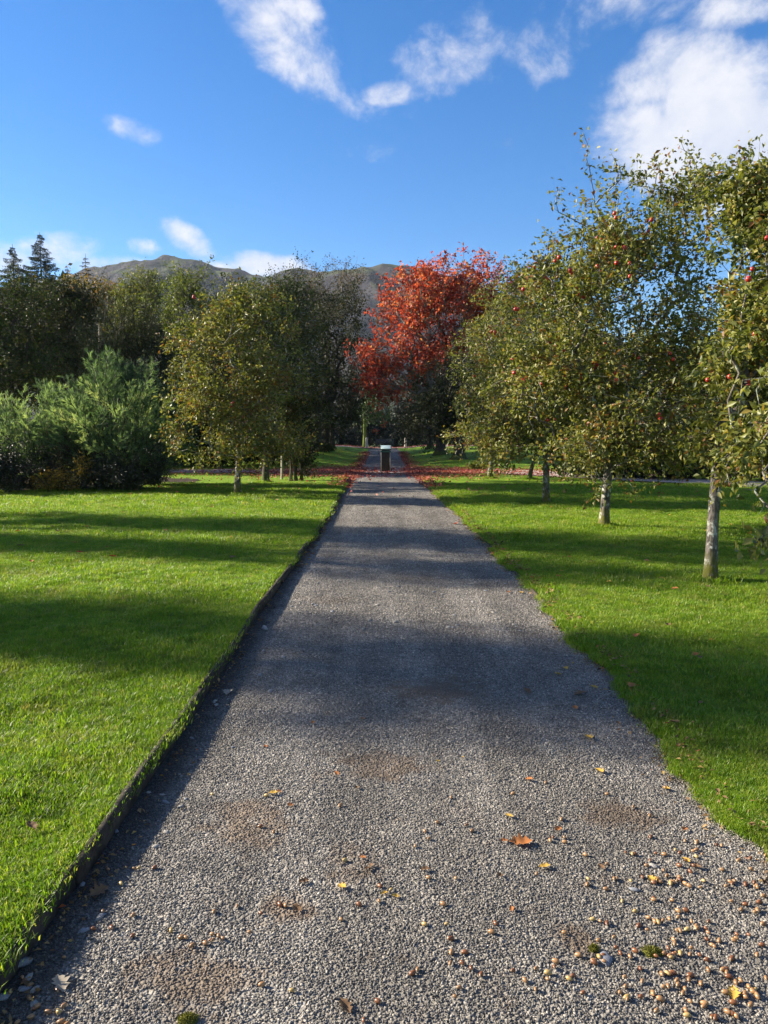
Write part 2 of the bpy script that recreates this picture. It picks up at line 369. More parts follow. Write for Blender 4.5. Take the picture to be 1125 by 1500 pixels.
ys = np.concatenate([np.arange(-4, 10, .10), np.arange(10, 25, .22), np.arange(25, 77, .6)])
us = np.concatenate([np.linspace(0, 1.0, 22)[:-1], np.linspace(1, 4, 30)[:-1], np.linspace(4, 16, 34)[:-1], np.linspace(16, 60, 20)])
def lawn(side):
    Y, U = np.meshgrid(ys, us, indexing='ij')
    X = left_edge(Y) - U - .016 if side < 0 else right_edge(Y) + U
    Z = lawn_z(X, Y); nu = len(us); ny = len(ys)
    V = np.stack([X, Y, Z], -1).reshape(-1, 3)
    # turned-down rim beside the path
    rim = V.reshape(ny, nu, 3)[:, 0, :].copy(); rim[:, 2] = base_z(ys) - .04
    i, j = np.meshgrid(np.arange(ny - 1), np.arange(nu - 1), indexing='ij')
    a = (i * nu + j).ravel(); q = np.stack([a, a + 1, a + nu + 1, a + nu], 1)
    k = np.arange(ny - 1); n0 = len(V); q2 = np.stack([n0 + k, k * nu, (k + 1) * nu, n0 + k + 1], 1)
    Q = np.concatenate([q, q2])
    if side < 0: Q = Q[:, ::-1]
    Vv = np.concatenate([V, rim])
    link('lawn', mesh_np('lawn', Vv, Q, [M['lawn']], True), kind='structure')
lawn(-1); lawn(1)
def path_mesh():
    yy = np.concatenate([np.arange(-4, 14, .12), np.arange(14, 76, .5)]); xx = np.linspace(-1.9, 2.3, 36)
    Y, X = np.meshgrid(yy, xx, indexing='ij')
    Z = base_z(Y) + .012 * (1 - (X / 1.6) ** 2) + .006 * np.sin(X * 5 + Y * 1.3) * np.sin(Y * 2.1) - .012
    n = len(xx); i, j = np.meshgrid(np.arange(len(yy) - 1), np.arange(n - 1), indexing='ij'); a = (i * n + j).ravel()
    link('gravel_path', mesh_np('gravel_path', np.stack([X, Y, Z], -1).reshape(-1, 3), np.stack([a, a + 1, a + n + 1, a + n], 1), [M['gravel']], True), kind='structure')
path_mesh()
def path_z(x, y): return base_z(y) + .012 * (1 - (np.asarray(x) / 1.6) ** 2) + .006 * np.sin(np.asarray(x) * 5 + np.asarray(y) * 1.3) * np.sin(np.asarray(y) * 2.1) - .012
def ribbon(name, pts, w, mat, dz):
    V = []; Q = []
    for k, (x, y) in enumerate(pts):
        x2, y2 = pts[min(k + 1, len(pts) - 1)]; x1, y1 = pts[max(k - 1, 0)]
        t = Vector((x2 - x1, y2 - y1)).normalized(); n = Vector((-t.y, t.x))
        for s in np.linspace(-1, 1, 7):
            px, py = x + n.x * s * w / 2, y + n.y * s * w / 2 + .08 * math.sin(k * 1.7 + s)
            zz = max(float(lawn_z(px, py)) if (px < left_edge(py) or px > right_edge(py)) else -1, float(path_z(px, py)))
            V.append((px, py, zz + dz))
        if k:
            b = k * 7
            Q += [(b - 7 + s, b - 6 + s, b + s + 1, b + s) for s in range(6)]
    link(name, mesh_np(name, np.array(V), np.array(Q)[:, ::-1], [M[mat]], True), kind='structure')
def cross_y(x): return 36.0 - 1.35 * max(0, x - 5.0) * (1 if x < 13 else 1) if x < 13 else 25.2 - .5 * (x - 13)
ribbon('cross_path', [(x, cross_y(x)) for x in np.arange(-40, 30, .8)], 3.4, 'cross', .03)
ribbon('far_path', [(x, 77.0) for x in np.arange(-40, 41, 2.0)], 6.0, 'cross', .05)
# ground sheet out to the horizon
gx = np.array([-2500, -600, -120, -60, -20, 0, 20, 60, 120, 600, 2500.]); gy = np.array([-2500, -600, -100, -4, 38, 45, 52, 60, 72, 80, 120, 600, 2500.])
X, Y = np.meshgrid(gx, gy, indexing='ij'); n = len(gy); i, j = np.meshgrid(np.arange(len(gx) - 1), np.arange(n - 1), indexing='ij'); a = (i * n + j).ravel()
link('ground', mesh_np('ground', np.stack([X, Y, base_z(Y) - .12], -1).reshape(-1, 3), np.stack([a, a + n, a + n + 1, a + 1], 1), [M['field']]), kind='structure')
def bed(name, x0, x1, y0, y1, seed):
    r = np.random.default_rng(seed); k = 44; V = [((x0 + x1) / 2, (y0 + y1) / 2, float(lawn_z((x0 + x1) / 2, (y0 + y1) / 2)) + .10)]
    for ring in (0.55, 1.0):
        for t in range(k):
            a = 2 * math.pi * t / k; q = ring * (1 + .05 * math.sin(3 * a + seed) + .03 * r.normal())
            c, s = math.cos(a), math.sin(a)
            x = (x0 + x1) / 2 + (x1 - x0) / 2 * q * math.copysign(abs(c) ** .6, c); y = (y0 + y1) / 2 + (y1 - y0) / 2 * q * math.copysign(abs(s) ** .6, s)
            V.append((x, y, float(lawn_z(x, y)) + (.07 + .02 * r.normal() if ring < 1 else .006)))
    Fq = [(1 + t, 1 + (t + 1) % k, 1 + k + (t + 1) % k, 1 + k + t) for t in range(k)]; Ft = [(0, 1 + (t + 1) % k, 1 + t) for t in range(k)]
    link(name, mesh_np(name, np.array(V), [np.array(Ft)[:, ::-1], np.array(Fq)[:, ::-1]], [M['soil']], True), kind='structure')
bed('flower_bed', -17, -6.4, 21.0, 31.0, 3)
bed('flower_bed', 9.6, 30, 30.0, 40, 5)

# hills: a height field whose crest follows the ridge of the photograph
def hills():
    D = 1300.0
    prof = [(-500, 470), (-300, 440), (-100, 450), (60, 428), (115, 412), (151, 395), (195, 390), (222, 383), (236, 382), (250, 379), (259, 377), (269, 380), (283, 383), (299, 383),
            (313, 389), (322, 395), (340, 396), (359, 397), (377, 404), (396, 407), (410, 404), (424, 397), (442, 394), (456, 398), (484, 402), (507, 403), (525, 399), (553, 397), (581, 395), (620, 397), (680, 412), (760, 440), (900, 500), (1125, 540), (1600, 560)]
    xs = [pt(a, b, D).x for a, b in prof]; zs = [pt(a, b, D).z for a, b in prof]
    gx = np.linspace(xs[0], xs[-1], 480); gy = np.linspace(0, 1, 105)
    X, T = np.meshgrid(gx, gy, indexing='ij'); Y = 700 + T * 1100
    crest = np.interp(X, xs, zs)
    w = np.where(Y < D, sstep(700, D, Y) ** .85, 1 - .8 * sstep(D, 1800, Y))
    lat = rng0.uniform(-1, 1, (256, 256))
    def vn(x, y):
        x0, y0 = np.floor(x), np.floor(y); fx, fy = x - x0, y - y0; fx = fx * fx * (3 - 2 * fx); fy = fy * fy * (3 - 2 * fy)
        a, b = x0.astype(int) % 256, y0.astype(int) % 256; a1, b1 = (a + 1) % 256, (b + 1) % 256
        return (lat[a, b] * (1 - fx) + lat[a1, b] * fx) * (1 - fy) + (lat[a, b1] * (1 - fx) + lat[a1, b1] * fx) * fy
    wx, wy = X + 60 * vn(X / 180, Y / 180 + 9), Y + 60 * vn(X / 180 + 31, Y / 180)
    Nz = 0; amp = 34.; sc = 210.
    for k in range(6):
        Nz = Nz + (1 - 2.2 * np.abs(vn((wx * .9 + wy * .35) / sc + 17 * k, (wy * .7 - wx * .3) / (sc * 1.5) + 5 * k))) * amp; amp *= .52; sc *= .5
    edge = np.clip(3.2 * w * (1 - w), 0, 1)
    small = (1 - 2 * np.abs(vn(X / 42 + 3, Y / 42))) * 3.6 + (1 - 2 * np.abs(vn(X / 17 + 8, Y / 17))) * 1.8
    Z = crest * w + (Nz - 12) * edge * .85 + (small + .06 * Nz - 7) * w
    n = len(gy); i, j = np.meshgrid(np.arange(len(gx) - 1), np.arange(n - 1), indexing='ij'); a = (i * n + j).ravel()
    link('hills', mesh_np('hills', np.stack([X, Y, Z], -1).reshape(-1, 3), np.stack([a, a + n, a + n + 1, a + 1], 1), [M['hill']], True), kind='structure')
hills()

# ------------------------------------------------------------------ trees
def tubes(P0, P1, r0, r1, k):
    P0, P1 = np.asarray(P0, float), np.asarray(P1, float); n = len(P0)
    d = norm(P1 - P0); ref = np.where(np.abs(d[:, 2:3]) > .9, np.array([[1., 0, 0]]), np.array([[0., 0, 1]]))
    u = norm(np.cross(d, ref)); v = np.cross(d, u)
    a = np.arange(k) * 2 * math.pi / k
    ring = u[:, None, :] * np.cos(a)[None, :, None] + v[:, None, :] * np.sin(a)[None, :, None]
    A = P0[:, None, :] + ring * np.asarray(r0)[:, None, None]; B = P1[:, None, :] + d[:, None, :] * (np.asarray(r1) * .4)[:, None, None] + ring * np.asarray(r1)[:, None, None]
    V = np.concatenate([A, B], 1).reshape(-1, 3); b = (np.arange(n) * 2 * k)[:, None]
    s = np.arange(k)[None, :]; s2 = (s + 1) % k
    Q = np.stack([b + s, b + s2, b + k + s2, b + k + s], -1).reshape(-1, 4)
    return V, Q
def lathe_tube(pts, radii, k, seed=0, rough=.06):
    r = np.random.default_rng(seed); V = []; Q = []
    for i, (p, rad) in enumerate(zip(pts, radii)):
        for s in range(k):
            a = 2 * math.pi * s / k
            q = rad * (1 + rough * math.sin(3 * a + i * .35 + seed) + rough * .7 * math.sin(5 * a - i * .5) + r.normal() * rough * .25)
            V.append((p[0] + q * math.cos(a), p[1] + q * math.sin(a), p[2]))
        if i:
            b = i * k
            Q += [(b - k + s, b - k + (s + 1) % k, b + (s + 1) % k, b + s) for s in range(k)]
    return np.array(V), np.array(Q)
def leaves(P, d, nrm, L, W, tint, fold=.25):
    n = len(P); d = norm(d); s = norm(np.cross(d, nrm)); nn = np.cross(s, d)
    L = L[:, None]; W = W[:, None]
    curl = -nn * L * .12
    V = np.stack([P, P + d * L * .48 - s * W * .5 + nn * W * fold, P + d * L + curl, P + d * L * .48 + s * W * .5 + nn * W * fold], 1).reshape(-1, 3)
    b = np.arange(n)[:, None] * 4
    T = np.concatenate([b + [[0, 3, 2]], b + [[0, 2, 1]]], 1).reshape(-1, 3)
    return V, T, np.repeat(tint, 2)

def sample_lobes(r, lobes, n, shell):
    w = np.array([(l[3] * l[4] * l[5]) ** .75 * (l[6] if len(l) > 6 else 1) for l in lobes]); idx = r.choice(len(lobes), n, p=w / w.sum())
    v = norm(r.normal(size=(n, 3))); q = r.uniform(0, 1, n) ** shell
    q = q * (1 + .10 * np.sin(v[:, 0] * 7 + idx) * np.sin(v[:, 2] * 9 + idx * 2))
    Lb = np.array([l[:6] for l in lobes])[idx]
    return Lb[:, :3] + v * q[:, None] * Lb[:, 3:6], v

def tree(name, label, cat, base, lobes, trunk_r, trunk_h, tips, per_tip, leaf, mats, seed, group=None, lean=(0, 0), spread=.45, shell=.45,
         width=.55, up=.15, out=.5, shoots=(), trunk_k=12, tip_r=.005, upright=0.0, tint_bias=0.0, stems=1, bare=0.0, skirt=0.05, clump_tint=.25, twigs=2, shrink=.28, rag=.10, clump=.35):
    """base: world point; lobes: ellipsoids (cx,cy,cz,rx,ry,rz[,weight]) in local coordinates"""
    r = np.random.default_rng(seed); bx, by, bz = base
    root = thing(name, label, cat, (bx, by, bz), 0, group)
    leafm, barkm, twigm = mats
    nodes = []; parent = []
    tr = []
    for st in range(stems):
        ox, oy = (0, 0) if stems == 1 else (r.uniform(-.25, .25), r.uniform(-.2, .2))
        lx, ly = (lean if stems == 1 else (r.uniform(-.5, .5), r.uniform(-.4, .4)))
        nseg = 14; pts = []; rad = []
        for i in range(nseg + 1):
            t = i / nseg; wob = .006 * trunk_h
            pts.append((ox + lx * t * t + wob * math.sin(t * 4 + seed) * t, oy + ly * t * t + wob * math.cos(t * 3.3 + seed) * t, -.08 + (trunk_h + .08) * t))
            rad.append(trunk_r * (1 - .22 * t) * (1 + .5 * math.exp(-t * 9) + .6 * math.exp(-t * 26)))
        V, Q = lathe_tube(pts, rad, trunk_k, seed + st)
        tr.append((V, Q))
        s0 = len(nodes)
        for i in range(nseg // 2, nseg + 1, 2):
            nodes.append(pts[i]); parent.append(len(nodes) - 2 if len(nodes) - 1 > s0 else -1)
    off = 0; VV = []; QQ = []
    for V, Q in tr: VV.append(V); QQ.append(Q + off); off += len(V)
    for V, Q in tr: link('trunk' if stems == 1 else 'stem', mesh_np('trunk' if stems == 1 else 'stem', V, Q, [barkm], True), root)
    lobes = [(*l[:3], *[max(q * .45, q - spread * shrink) for q in l[3:6]], *l[6:]) for l in lobes]
    A, dirs = sample_lobes(r, lobes, tips, shell)
    sc_ = 2 * math.pi / (3.2 * spread + .35); ph = r.uniform(0, 6.28, 6)
    cn = (np.sin(A[:, 0] * sc_ + ph[0] + 1.3 * np.sin(A[:, 2] * sc_ * .7 + ph[1])) + np.sin(A[:, 1] * sc_ + ph[2] + A[:, 2] * sc_ * .4) + np.sin(A[:, 2] * sc_ * 1.1 + ph[3] + 1.2 * np.sin(A[:, 0] * sc_ * .6 + ph[4]))) / 3
    edge = r.uniform(size=len(A)) < rag
    A[edge] += dirs[edge] * (spread * r.uniform(.4, 1.3, edge.sum()))[:, None] * np.array([1, 1, 1.0])
    keep = (A[:, 2] > skirt) & ((cn > -clump * r.uniform(.2, 1.4, len(A))) | edge); A = A[keep]
    ntips0 = len(A)
    top = np.array(nodes[-1])
    order = np.argsort(np.linalg.norm(A - top, axis=1)); A = A[order]
    nodes = [np.array(p, float) for p in nodes]
    cap = len(nodes) + len(A) * 4 + 60
    NP = np.zeros((cap, 3)); NP[:len(nodes)] = nodes; PL = np.full(cap, 0.); cnt = len(nodes)
    for i in range(cnt): PL[i] = .2 * i if stems == 1 else 0
    par = parent[:]; tipnode = []
    for p in A:
        dv = NP[:cnt] - p; dist = np.sqrt((dv * dv).sum(1))
        cost = dist + .22 * PL[:cnt] + .5 * np.maximum(NP[:cnt, 2] - p[2], 0)
        k = int(np.argmin(cost)); q = NP[k]; dd = dist[k]
        m = 3 if dd > .5 else (2 if dd > .2 else 1); last = k
        for s in range(1, m + 1):
            t = s / m; pos = q * (1 - t) + p * t
            if s < m: pos = pos + r.normal(size=3) * .07 * dd + np.array([0, 0, .10 * dd * math.sin(math.pi * t)])
            NP[cnt] = pos; par.append(last); PL[cnt] = PL[last] + dd / m; last = cnt; cnt += 1
        tipnode.append(last)
    for sh in shoots:                       # long shoots that stand clear of the crown
        p = np.array(sh, float); dist = np.linalg.norm(NP[:cnt] - p, axis=1); cand = np.where(NP[:cnt, 2] < p[2] - .5)[0]; cand = cand if len(cand) > 3 else np.arange(cnt)
        k = int(cand[np.argmin(dist[cand])]); q = NP[k].copy(); last = k; m = 6
        side = r.normal(size=3) * .12
        for s in range(1, m + 1):
            t = s / m; NP[cnt] = q * (1 - t) + p * t + side * math.sin(math.pi * t) + r.normal(size=3) * .02
            par.append(last); PL[cnt] = PL[last] + .1; last = cnt; cnt += 1
            if s >= 2: tipnode.append(last)
    nshoot = len(shoots) * 5
    NP = NP[:cnt]; par = np.array(par)
    w = np.zeros(cnt); w[tipnode] = 1
    for i in range(cnt - 1, 0, -1):
        if par[i] >= 0: w[par[i]] += w[i]
    w = np.maximum(w, 1); e = math.log(max(w.max(), 3)) / math.log(max(trunk_r * .8, tip_r * 2) / tip_r)
    rad = tip_r * w ** (1 / e)
    ch = np.where(par >= 0)[0]; P0 = NP[par[ch]]; P1 = NP[ch]; r1 = rad[ch]; r0 = np.minimum(rad[par[ch]], r1 * 1.35)
    big = r1 > .018
    Vs = []; Qs = []; off = 0
    for sel, k in ((big, 7), (~big, 4)):
        if sel.any():
            V, Q = tubes(P0[sel], P1[sel], r0[sel], r1[sel], k); Vs.append(V); Qs.append(Q + off); off += len(V)
    # twigs and leaves at each tip
    tp = NP[tipnode]; tpar = NP[par[tipnode]]
    n = len(tp); ax = norm(tp - tpar)
    ctr = np.array([l[:3] for l in lobes]).mean(0)
    outw = norm(tp - ctr)
    cl = r.normal(size=n)
    is_bare = r.uniform(size=n) < bare
    T0 = []; T1 = []; LP = []; LD_ = []; LT = []; 
    for tw in range(twigs):
        dirv = norm(ax * .6 + outw * out + r.normal(size=(n, 3)) * .75 + np.array([0, 0, up + upright]))
        ln = spread * r.uniform(.5, 1.25, n)
        if nshoot: ln[-nshoot:] *= .35
        end = tp + dirv * ln[:, None]
        T0.append(tp); T1.append(end)
        m = max(1, per_tip // twigs); q = r.uniform(.05, 1.05, (n, m))
        pos = tp[:, None, :] + dirv[:, None, :] * (ln[:, None] * q)[..., None] + r.normal(size=(n, m, 3)) * spread * .16
        ld = norm(dirv)[:, None, :] * .5 + r.normal(size=(n, m, 3)) * .75 + np.array([0, 0, upright * 1.5 - .18])
        ti = np.clip(.45 + tint_bias + cl[:, None] * clump_tint * .7 + r.normal(size=(n, m)) * .2, 0, 1)
        kp = np.ones((n, m), bool); kp[is_bare] = False
        if nshoot: kp[-nshoot:] &= r.uniform(size=(nshoot, m)) < (.22 if per_tip > 30 else .5)
        LP.append(pos[kp]); LD_.append(ld[kp]); LT.append(ti[kp])
    T0 = np.concatenate(T0); T1 = np.concatenate(T1)
    V, Q = tubes(T0, T1, np.full(len(T0), tip_r * .8), np.full(len(T0), tip_r * .35), 3)
    Vs.append(V); Qs.append(Q + off)
    bn = 'branches' if stems == 1 else 'branchwork'; link(bn, mesh_np(bn, np.concatenate(Vs), np.concatenate(Qs), [twigm], True), root, kind='stuff')  # branches and twigs joined into one mesh
    LP = np.concatenate(LP); LD_ = np.concatenate(LD_); LT = np.concatenate(LT); nl = len(LP)
    ok = LP[:, 2] > .12; LP, LD_, LT = LP[ok], LD_[ok], LT[ok]; nl = len(LP)
    nr = r.normal(size=(nl, 3)) + np.array([0, 0, .9])
    Ls = leaf * r.uniform(.65, 1.3, nl)
    V, T, ti = leaves(LP, LD_, nr, Ls, Ls * width * r.uniform(.8, 1.2, nl), LT)
    cr = link('crown', mesh_np('crown', V, T, [leafm], False, {'tint': ti}), root, kind='stuff')
    return root, LP

def plobes(base, D, specs):
    """crown lobes measured in the photograph: (px, py, half width, half height, depth offset, depth ratio, weight) -> local ellipsoids"""
    out = []
    for s in specs:
        px, py, rx, ry = s[:4]; dd = s[4] if len(s) > 4 else 0; dr = s[5] if len(s) > 5 else 1.0
        p = pt(px, py, D + dd); k = mpp(D + dd)
        out.append((p.x - base.x, p.y - base.y, p.z - base.z, rx * k, rx * k * dr, ry * k, s[6] if len(s) > 6 else 1))
    return out
def at_base(px, D):
    x = pt(px, 700, D).x; return Vector((x, D, float(lawn_z(x, D))))
def lp(base, px, py, D):
    p = pt(px, py, D); return (p.x - base.x, p.y - base.y, p.z - base.z)

APPLE = (M['apple_leaf'], M['apple_bark'], M['apple_twig'])
APPLEF = (M['apple_leaf_far'], M['dark_bark'], M['apple_twig'])
DARK = (M['dark_leaf'], M['dark_bark'], M['dark_bark'])
OAK = (M['oak_leaf'], M['dark_bark'], M['dark_bark'])
trees = {}
AG = 'apple trees lining the gravel path'
b = at_base(1047, 8.35)
trees['R1'] = (b, tree('apple_tree', 'nearest apple tree on the right lawn with mossy lichened trunk, crown leaving the frame', 'apple tree', b,
    plobes(b, 8.35, [(1125, 540, 70, 80, .3), (1190, 430, 115, 130, .2, 1, .3), (1120, 330, 55, 50, .3, 1.2, 1.4), (1250, 330, 130, 110, 0, 1, .15), (1210, 600, 120, 80, -.2, 1, .2), (1125, 650, 70, 28, -1.2), (1105, 272, 50, 28, .4, 1, 1.3), (1080, 600, 40, 60, -.2),
     (1062, 640, 42, 55, 0, 1, 1.5), (1050, 560, 40, 60, .2), (1105, 430, 50, 70, .1, 1, 1.5), (1115, 380, 45, 50, -.6, 1, 1.2), (1160, 600, 60, 70, -2.0, 1, .25), (1180, 480, 70, 90, -2.0, 1, .15), (1120, 480, 46, 60, -1.2, 1, 1.3), (1075, 702, 22, 12, -.3, 1, 1.6)]),
    .064, 1.75, 820, 46, .074, APPLE, 11, AG, (.05, .05), .30, .45, tint_bias=.10, clump=.2, out=.4, tip_r=.0035, shoots=[lp(b, 1072, 692, 8.0), lp(b, 1090, 690, 7.6), lp(b, 1128, 760, 5.2), lp(b, 1122, 790, 5.2)]))
b = at_base(887, 13.5)
trees['R2'] = (b, tree('apple_tree', 'tallest apple tree with red fruit and long bare shoots, second trunk from the right', 'apple tree', b,
    plobes(b, 13.5, [(905, 470, 120, 130), (870, 600, 115, 85, -.2), (975, 610, 100, 85), (850, 400, 75, 75), (930, 350, 95, 66), (1000, 305, 60, 42), (1070, 280, 80, 46, 0, 1, 1.3), (960, 430, 85, 85), (1000, 540, 75, 90), (1065, 590, 70, 75, .6), (1090, 480, 60, 50, .8), (850, 655, 60, 40, -.8), (960, 645, 75, 46, -.4), (880, 650, 60, 46, -.2), (915, 290, 55, 32, 0, 1, .6), (800, 520, 65, 95)]),
    .086, 1.5, 1500, 34, .084, APPLE, 12, AG, (.05, -.1), .42, .42, tint_bias=.16, clump=.12, tip_r=.0045,
    shoots=[lp(b, 858, 200, 13.3), lp(b, 880, 250, 13.6), lp(b, 995, 212, 13.4), lp(b, 820, 280, 13.3), lp(b, 930, 255, 13.6), lp(b, 800, 345, 13.2), lp(b, 1040, 250, 13.6), lp(b, 1010, 235, 13.7), lp(b, 965, 262, 13.4), lp(b, 1100, 245, 13.5), lp(b, 960, 240, 13.8), lp(b, 785, 385, 13.5), lp(b, 905, 235, 13.5), lp(b, 865, 310, 13.2)]))
b = at_base(800, 18.5)
trees['R3'] = (b, tree('apple_tree', 'olive green apple tree with leafy sprouts up its trunk, third trunk from the right', 'apple tree', b,
    plobes(b, 18.5, [(800, 520, 110, 100), (760, 590, 85, 80, -.3), (835, 450, 80, 70), (790, 430, 60, 55), (840, 620, 80, 65), (745, 645, 55, 48, -.6), (800, 690, 16, 32), (830, 655, 60, 40), (880, 520, 80, 100)]),
    .086, 1.4, 950, 40, .090, APPLE, 13, AG, (.0, .1), .46, .42, tip_r=.005, tint_bias=.16, clump=.15))
b = at_base(718, 30.0)
trees['R4'] = (b, tree('apple_tree', 'apple tree on the right by the red leaf carpet, leaves down to the cross path', 'apple tree', b,
    plobes(b, 30, [(735, 560, 70, 80), (720, 620, 60, 55, -.6), (760, 500, 60, 55), (715, 500, 45, 42), (770, 610, 60, 65), (745, 450, 45, 40)]),
    .10, 1.3, 620, 36, .112, APPLE, 14, AG, (.1, .1), .55, .42, tip_r=.007, tint_bias=.1))
b = at_base(776, 29.0)
trees['R5'] = (b, tree('apple_tree', 'low leaning apple tree behind the third trunk on the right lawn', 'apple tree', b,
    plobes(b, 29, [(800, 600, 60, 55), (775, 640, 40, 30), (840, 640, 50, 40), (850, 560, 60, 60)]), .08, 1.1, 300, 34, .10, APPLEF, 15, AG, (.4, .0), .55, .45, tip_r=.007))
b = at_base(348, 20.6)
trees['L1'] = (b, tree('apple_tree', 'apple tree on the left lawn with yellow green leaves drooping to the grass', 'apple tree', b,
    plobes(b, 20.6, [(345, 510, 80, 80), (310, 560, 60, 80), (375, 580, 75, 70), (330, 630, 80, 48, -.3), (400, 640, 50, 40), (290, 510, 42, 48), (340, 445, 45, 38), (262, 640, 22, 45, -.5, 1, .7), (390, 490, 50, 60)]),
    .086, 1.35, 950, 40, .090, APPLE, 16, AG, (.05, .1), .48, .42, tip_r=.005, tint_bias=.17, clump=.15))
b = at_base(389, 26.8)
trees['L2'] = (b, tree('apple_tree', 'second apple tree on the left, its dark trunk by a pale stake', 'apple tree', b,
    plobes(b, 26.8, [(410, 520, 75, 80), (430, 590, 55, 55), (385, 610, 60, 55), (440, 500, 45, 60), (400, 455, 50, 36)]), .12, 1.5, 560, 36, .09, APPLEF, 17, AG, (.1, 0), .52, .42, tip_r=.006))

# avenue beyond the cross path
AV = 'tall trees flanking the far avenue'
def avenue(key, px, D, specs, tr, th, tips, per, leaf, mats, seed, label, **kw):
    b = at_base(px, D); trees[key] = (b, tree('avenue_tree', label, 'tree', b, plobes(b, D, specs), tr, th, tips, per, leaf, mats, seed, AV, **kw))
avenue('A1', 467, 55, [(455, 520, 75, 90), (430, 590, 60, 55), (492, 560, 44, 80), (470, 450, 55, 45), (410, 470, 50, 55)], .27, 3.2, 620, 34, .15, DARK, 21,
       'dark green tree with thick trunk, first on the left of the far avenue', spread=.95, tip_r=.012, up=0)
avenue('A2', 487, 63, [(497, 560, 42, 66), (505, 480, 36, 66), (470, 600, 35, 35), (512, 590, 22, 36)], .22, 2.6, 420, 34, .16, DARK, 22,
       'slimmer dark tree beyond the first on the left of the avenue', spread=.95, tip_r=.012, up=0)
avenue('A3', 480, 66, [(485, 440, 52, 45), (500, 410, 40, 26), (450, 425, 40, 32)], .25, 8.0, 380, 20, .15, (M['brown_leaf'], M['dark_bark'], M['pale_twig']), 23,
       'half bare tree with brown leaves and pale twigs against the hill', spread=1.1, tip_r=.014, bare=.3, shoots=[])
avenue('A4', 400, 48, [(395, 440, 50, 30), (420, 430, 40, 30), (370, 460, 40, 40), (420, 480, 50, 50)], .2, 5.0, 400, 30, .14, OAK, 24,
       'olive green tree top showing behind the second left apple tree', spread=.9, tip_r=.012, bare=.12, tint_bias=-.05)
avenue('A5', 672, 45, [(660, 600, 45, 45), (690, 560, 60, 55), (640, 610, 35, 40), (700, 620, 40, 35), (610, 625, 28, 22)], .34, 2.6, 560, 34, .13, DARK, 25,
       'dark low crowned tree with the thickest trunk, right side of avenue', spread=.8, tip_r=.012, up=-.05)
avenue('A6', 630, 62, [(625, 600, 40, 42), (610, 570, 40, 40), (640, 550, 50, 40)], .25, 3.0, 360, 34, .16, DARK, 26,
       'dark tree under the red crown, farthest on the right of the avenue', spread=.95, tip_r=.012, up=0)
b = at_base(645, 51)
trees['RED'] = (b, tree('red_tree', 'tree in bright red autumn leaf arching over the far path', 'red tree', b,
    plobes(b, 51, [(640, 440, 78, 48), (690, 425, 52, 42), (600, 470, 56, 50), (572, 535, 46, 52), (640, 510, 62, 50), (625, 415, 45, 28), (722, 440, 40, 42), (562, 560, 34, 22, -.8, 1, 1.1), (545, 530, 24, 34, -.8, 1, 1.2), (580, 621, 22, 4, -1, 1, 1.0), (760, 430, 30, 34)]),
    .30, 4.5, 1250, 22, .22, (M['red_leaf'], M['dark_bark'], M['pale_twig']), 27, None, (-.3, 0), .85, .42, tip_r=.015, bare=.12, clump_tint=.4, up=-.1,
    shoots=[lp(b, 705, 372, 51), lp(b, 650, 380, 51), lp(b, 560, 405, 50), lp(b, 735, 385, 51), lp(b, 590, 395, 51)]))

# dark wood closing the avenue
for k, (px, D, w, top, sd) in enumerate(((400, 92, 70, 520, 31), (500, 96, 70, 540, 32), (580, 100, 70, 555, 33), (660, 96, 75, 530, 34), (745, 92, 80, 500, 35), (840, 90, 90, 500, 36), (315, 90, 75, 500, 38), (230, 88, 80, 480, 39))):
    b = Vector((pt(px, 650, D).x, D, .45)); h = (658 - top) / 2
    lab = ['evergreen far left of the avenue end wall of trees', 'dark evergreen behind the left gate post at the avenue end', 'dark evergreen directly behind the bench at the avenue end',
           'dark evergreen behind the right gate post at the avenue end', 'dark evergreen at avenue end behind the right hand avenue trunks', 'dark evergreen at the far end hidden mostly by right apple trees', 'dark evergreen at the far end hidden by the left apple trees', 'dark evergreen at the far end hidden by the dark yew'][k]
    trees['E%d' % k] = (b, tree('evergreen_tree', lab, 'evergreen tree', b, plobes(b, D, [(px, top + h, w, h), (px - 20, top + h * 1.4, w * .9, h * .62), (px + 25, top + h * 1.4, w * .9, h * .6)]),
        .3, 2.5, 460, 40, .28, (M['shrub_leaf'], M['dark_bark'], M['dark_bark']), sd, 'evergreens closing the far avenue', spread=1.3, tip_r=.015, width=.45, shell=.35))
b = Vector((pt(562, 655, 85).x, 85.0, .45))
tree('hedge', 'low dark hedge behind the bench closing the far avenue', 'hedge', b, plobes(b, 85, [(px, 643, 26, 17, 0, .6) for px in range(290, 850, 40)]), .05, .6, 1000, 30, .16, (M['shrub_leaf'], M['dark_bark'], M['dark_bark']), 140, spread=.45, tip_r=.008, shell=.35)
# mossy trunk beside the left post
b = Vector((pt(534, 650, 79).x, 79, .5))
trees['MOSS'] = (b, tree('mossy_tree', 'thin tree with bright mossy green trunk at the avenue end', 'tree', b, plobes(b, 79, [(548, 585, 20, 34), (540, 604, 14, 18), (560, 600, 14, 20)]),
    .17, 4.0, 260, 30, .17, (M['ivy_leaf'], M['moss_bark'], M['dark_bark']), 37, spread=.8, tip_r=.012))

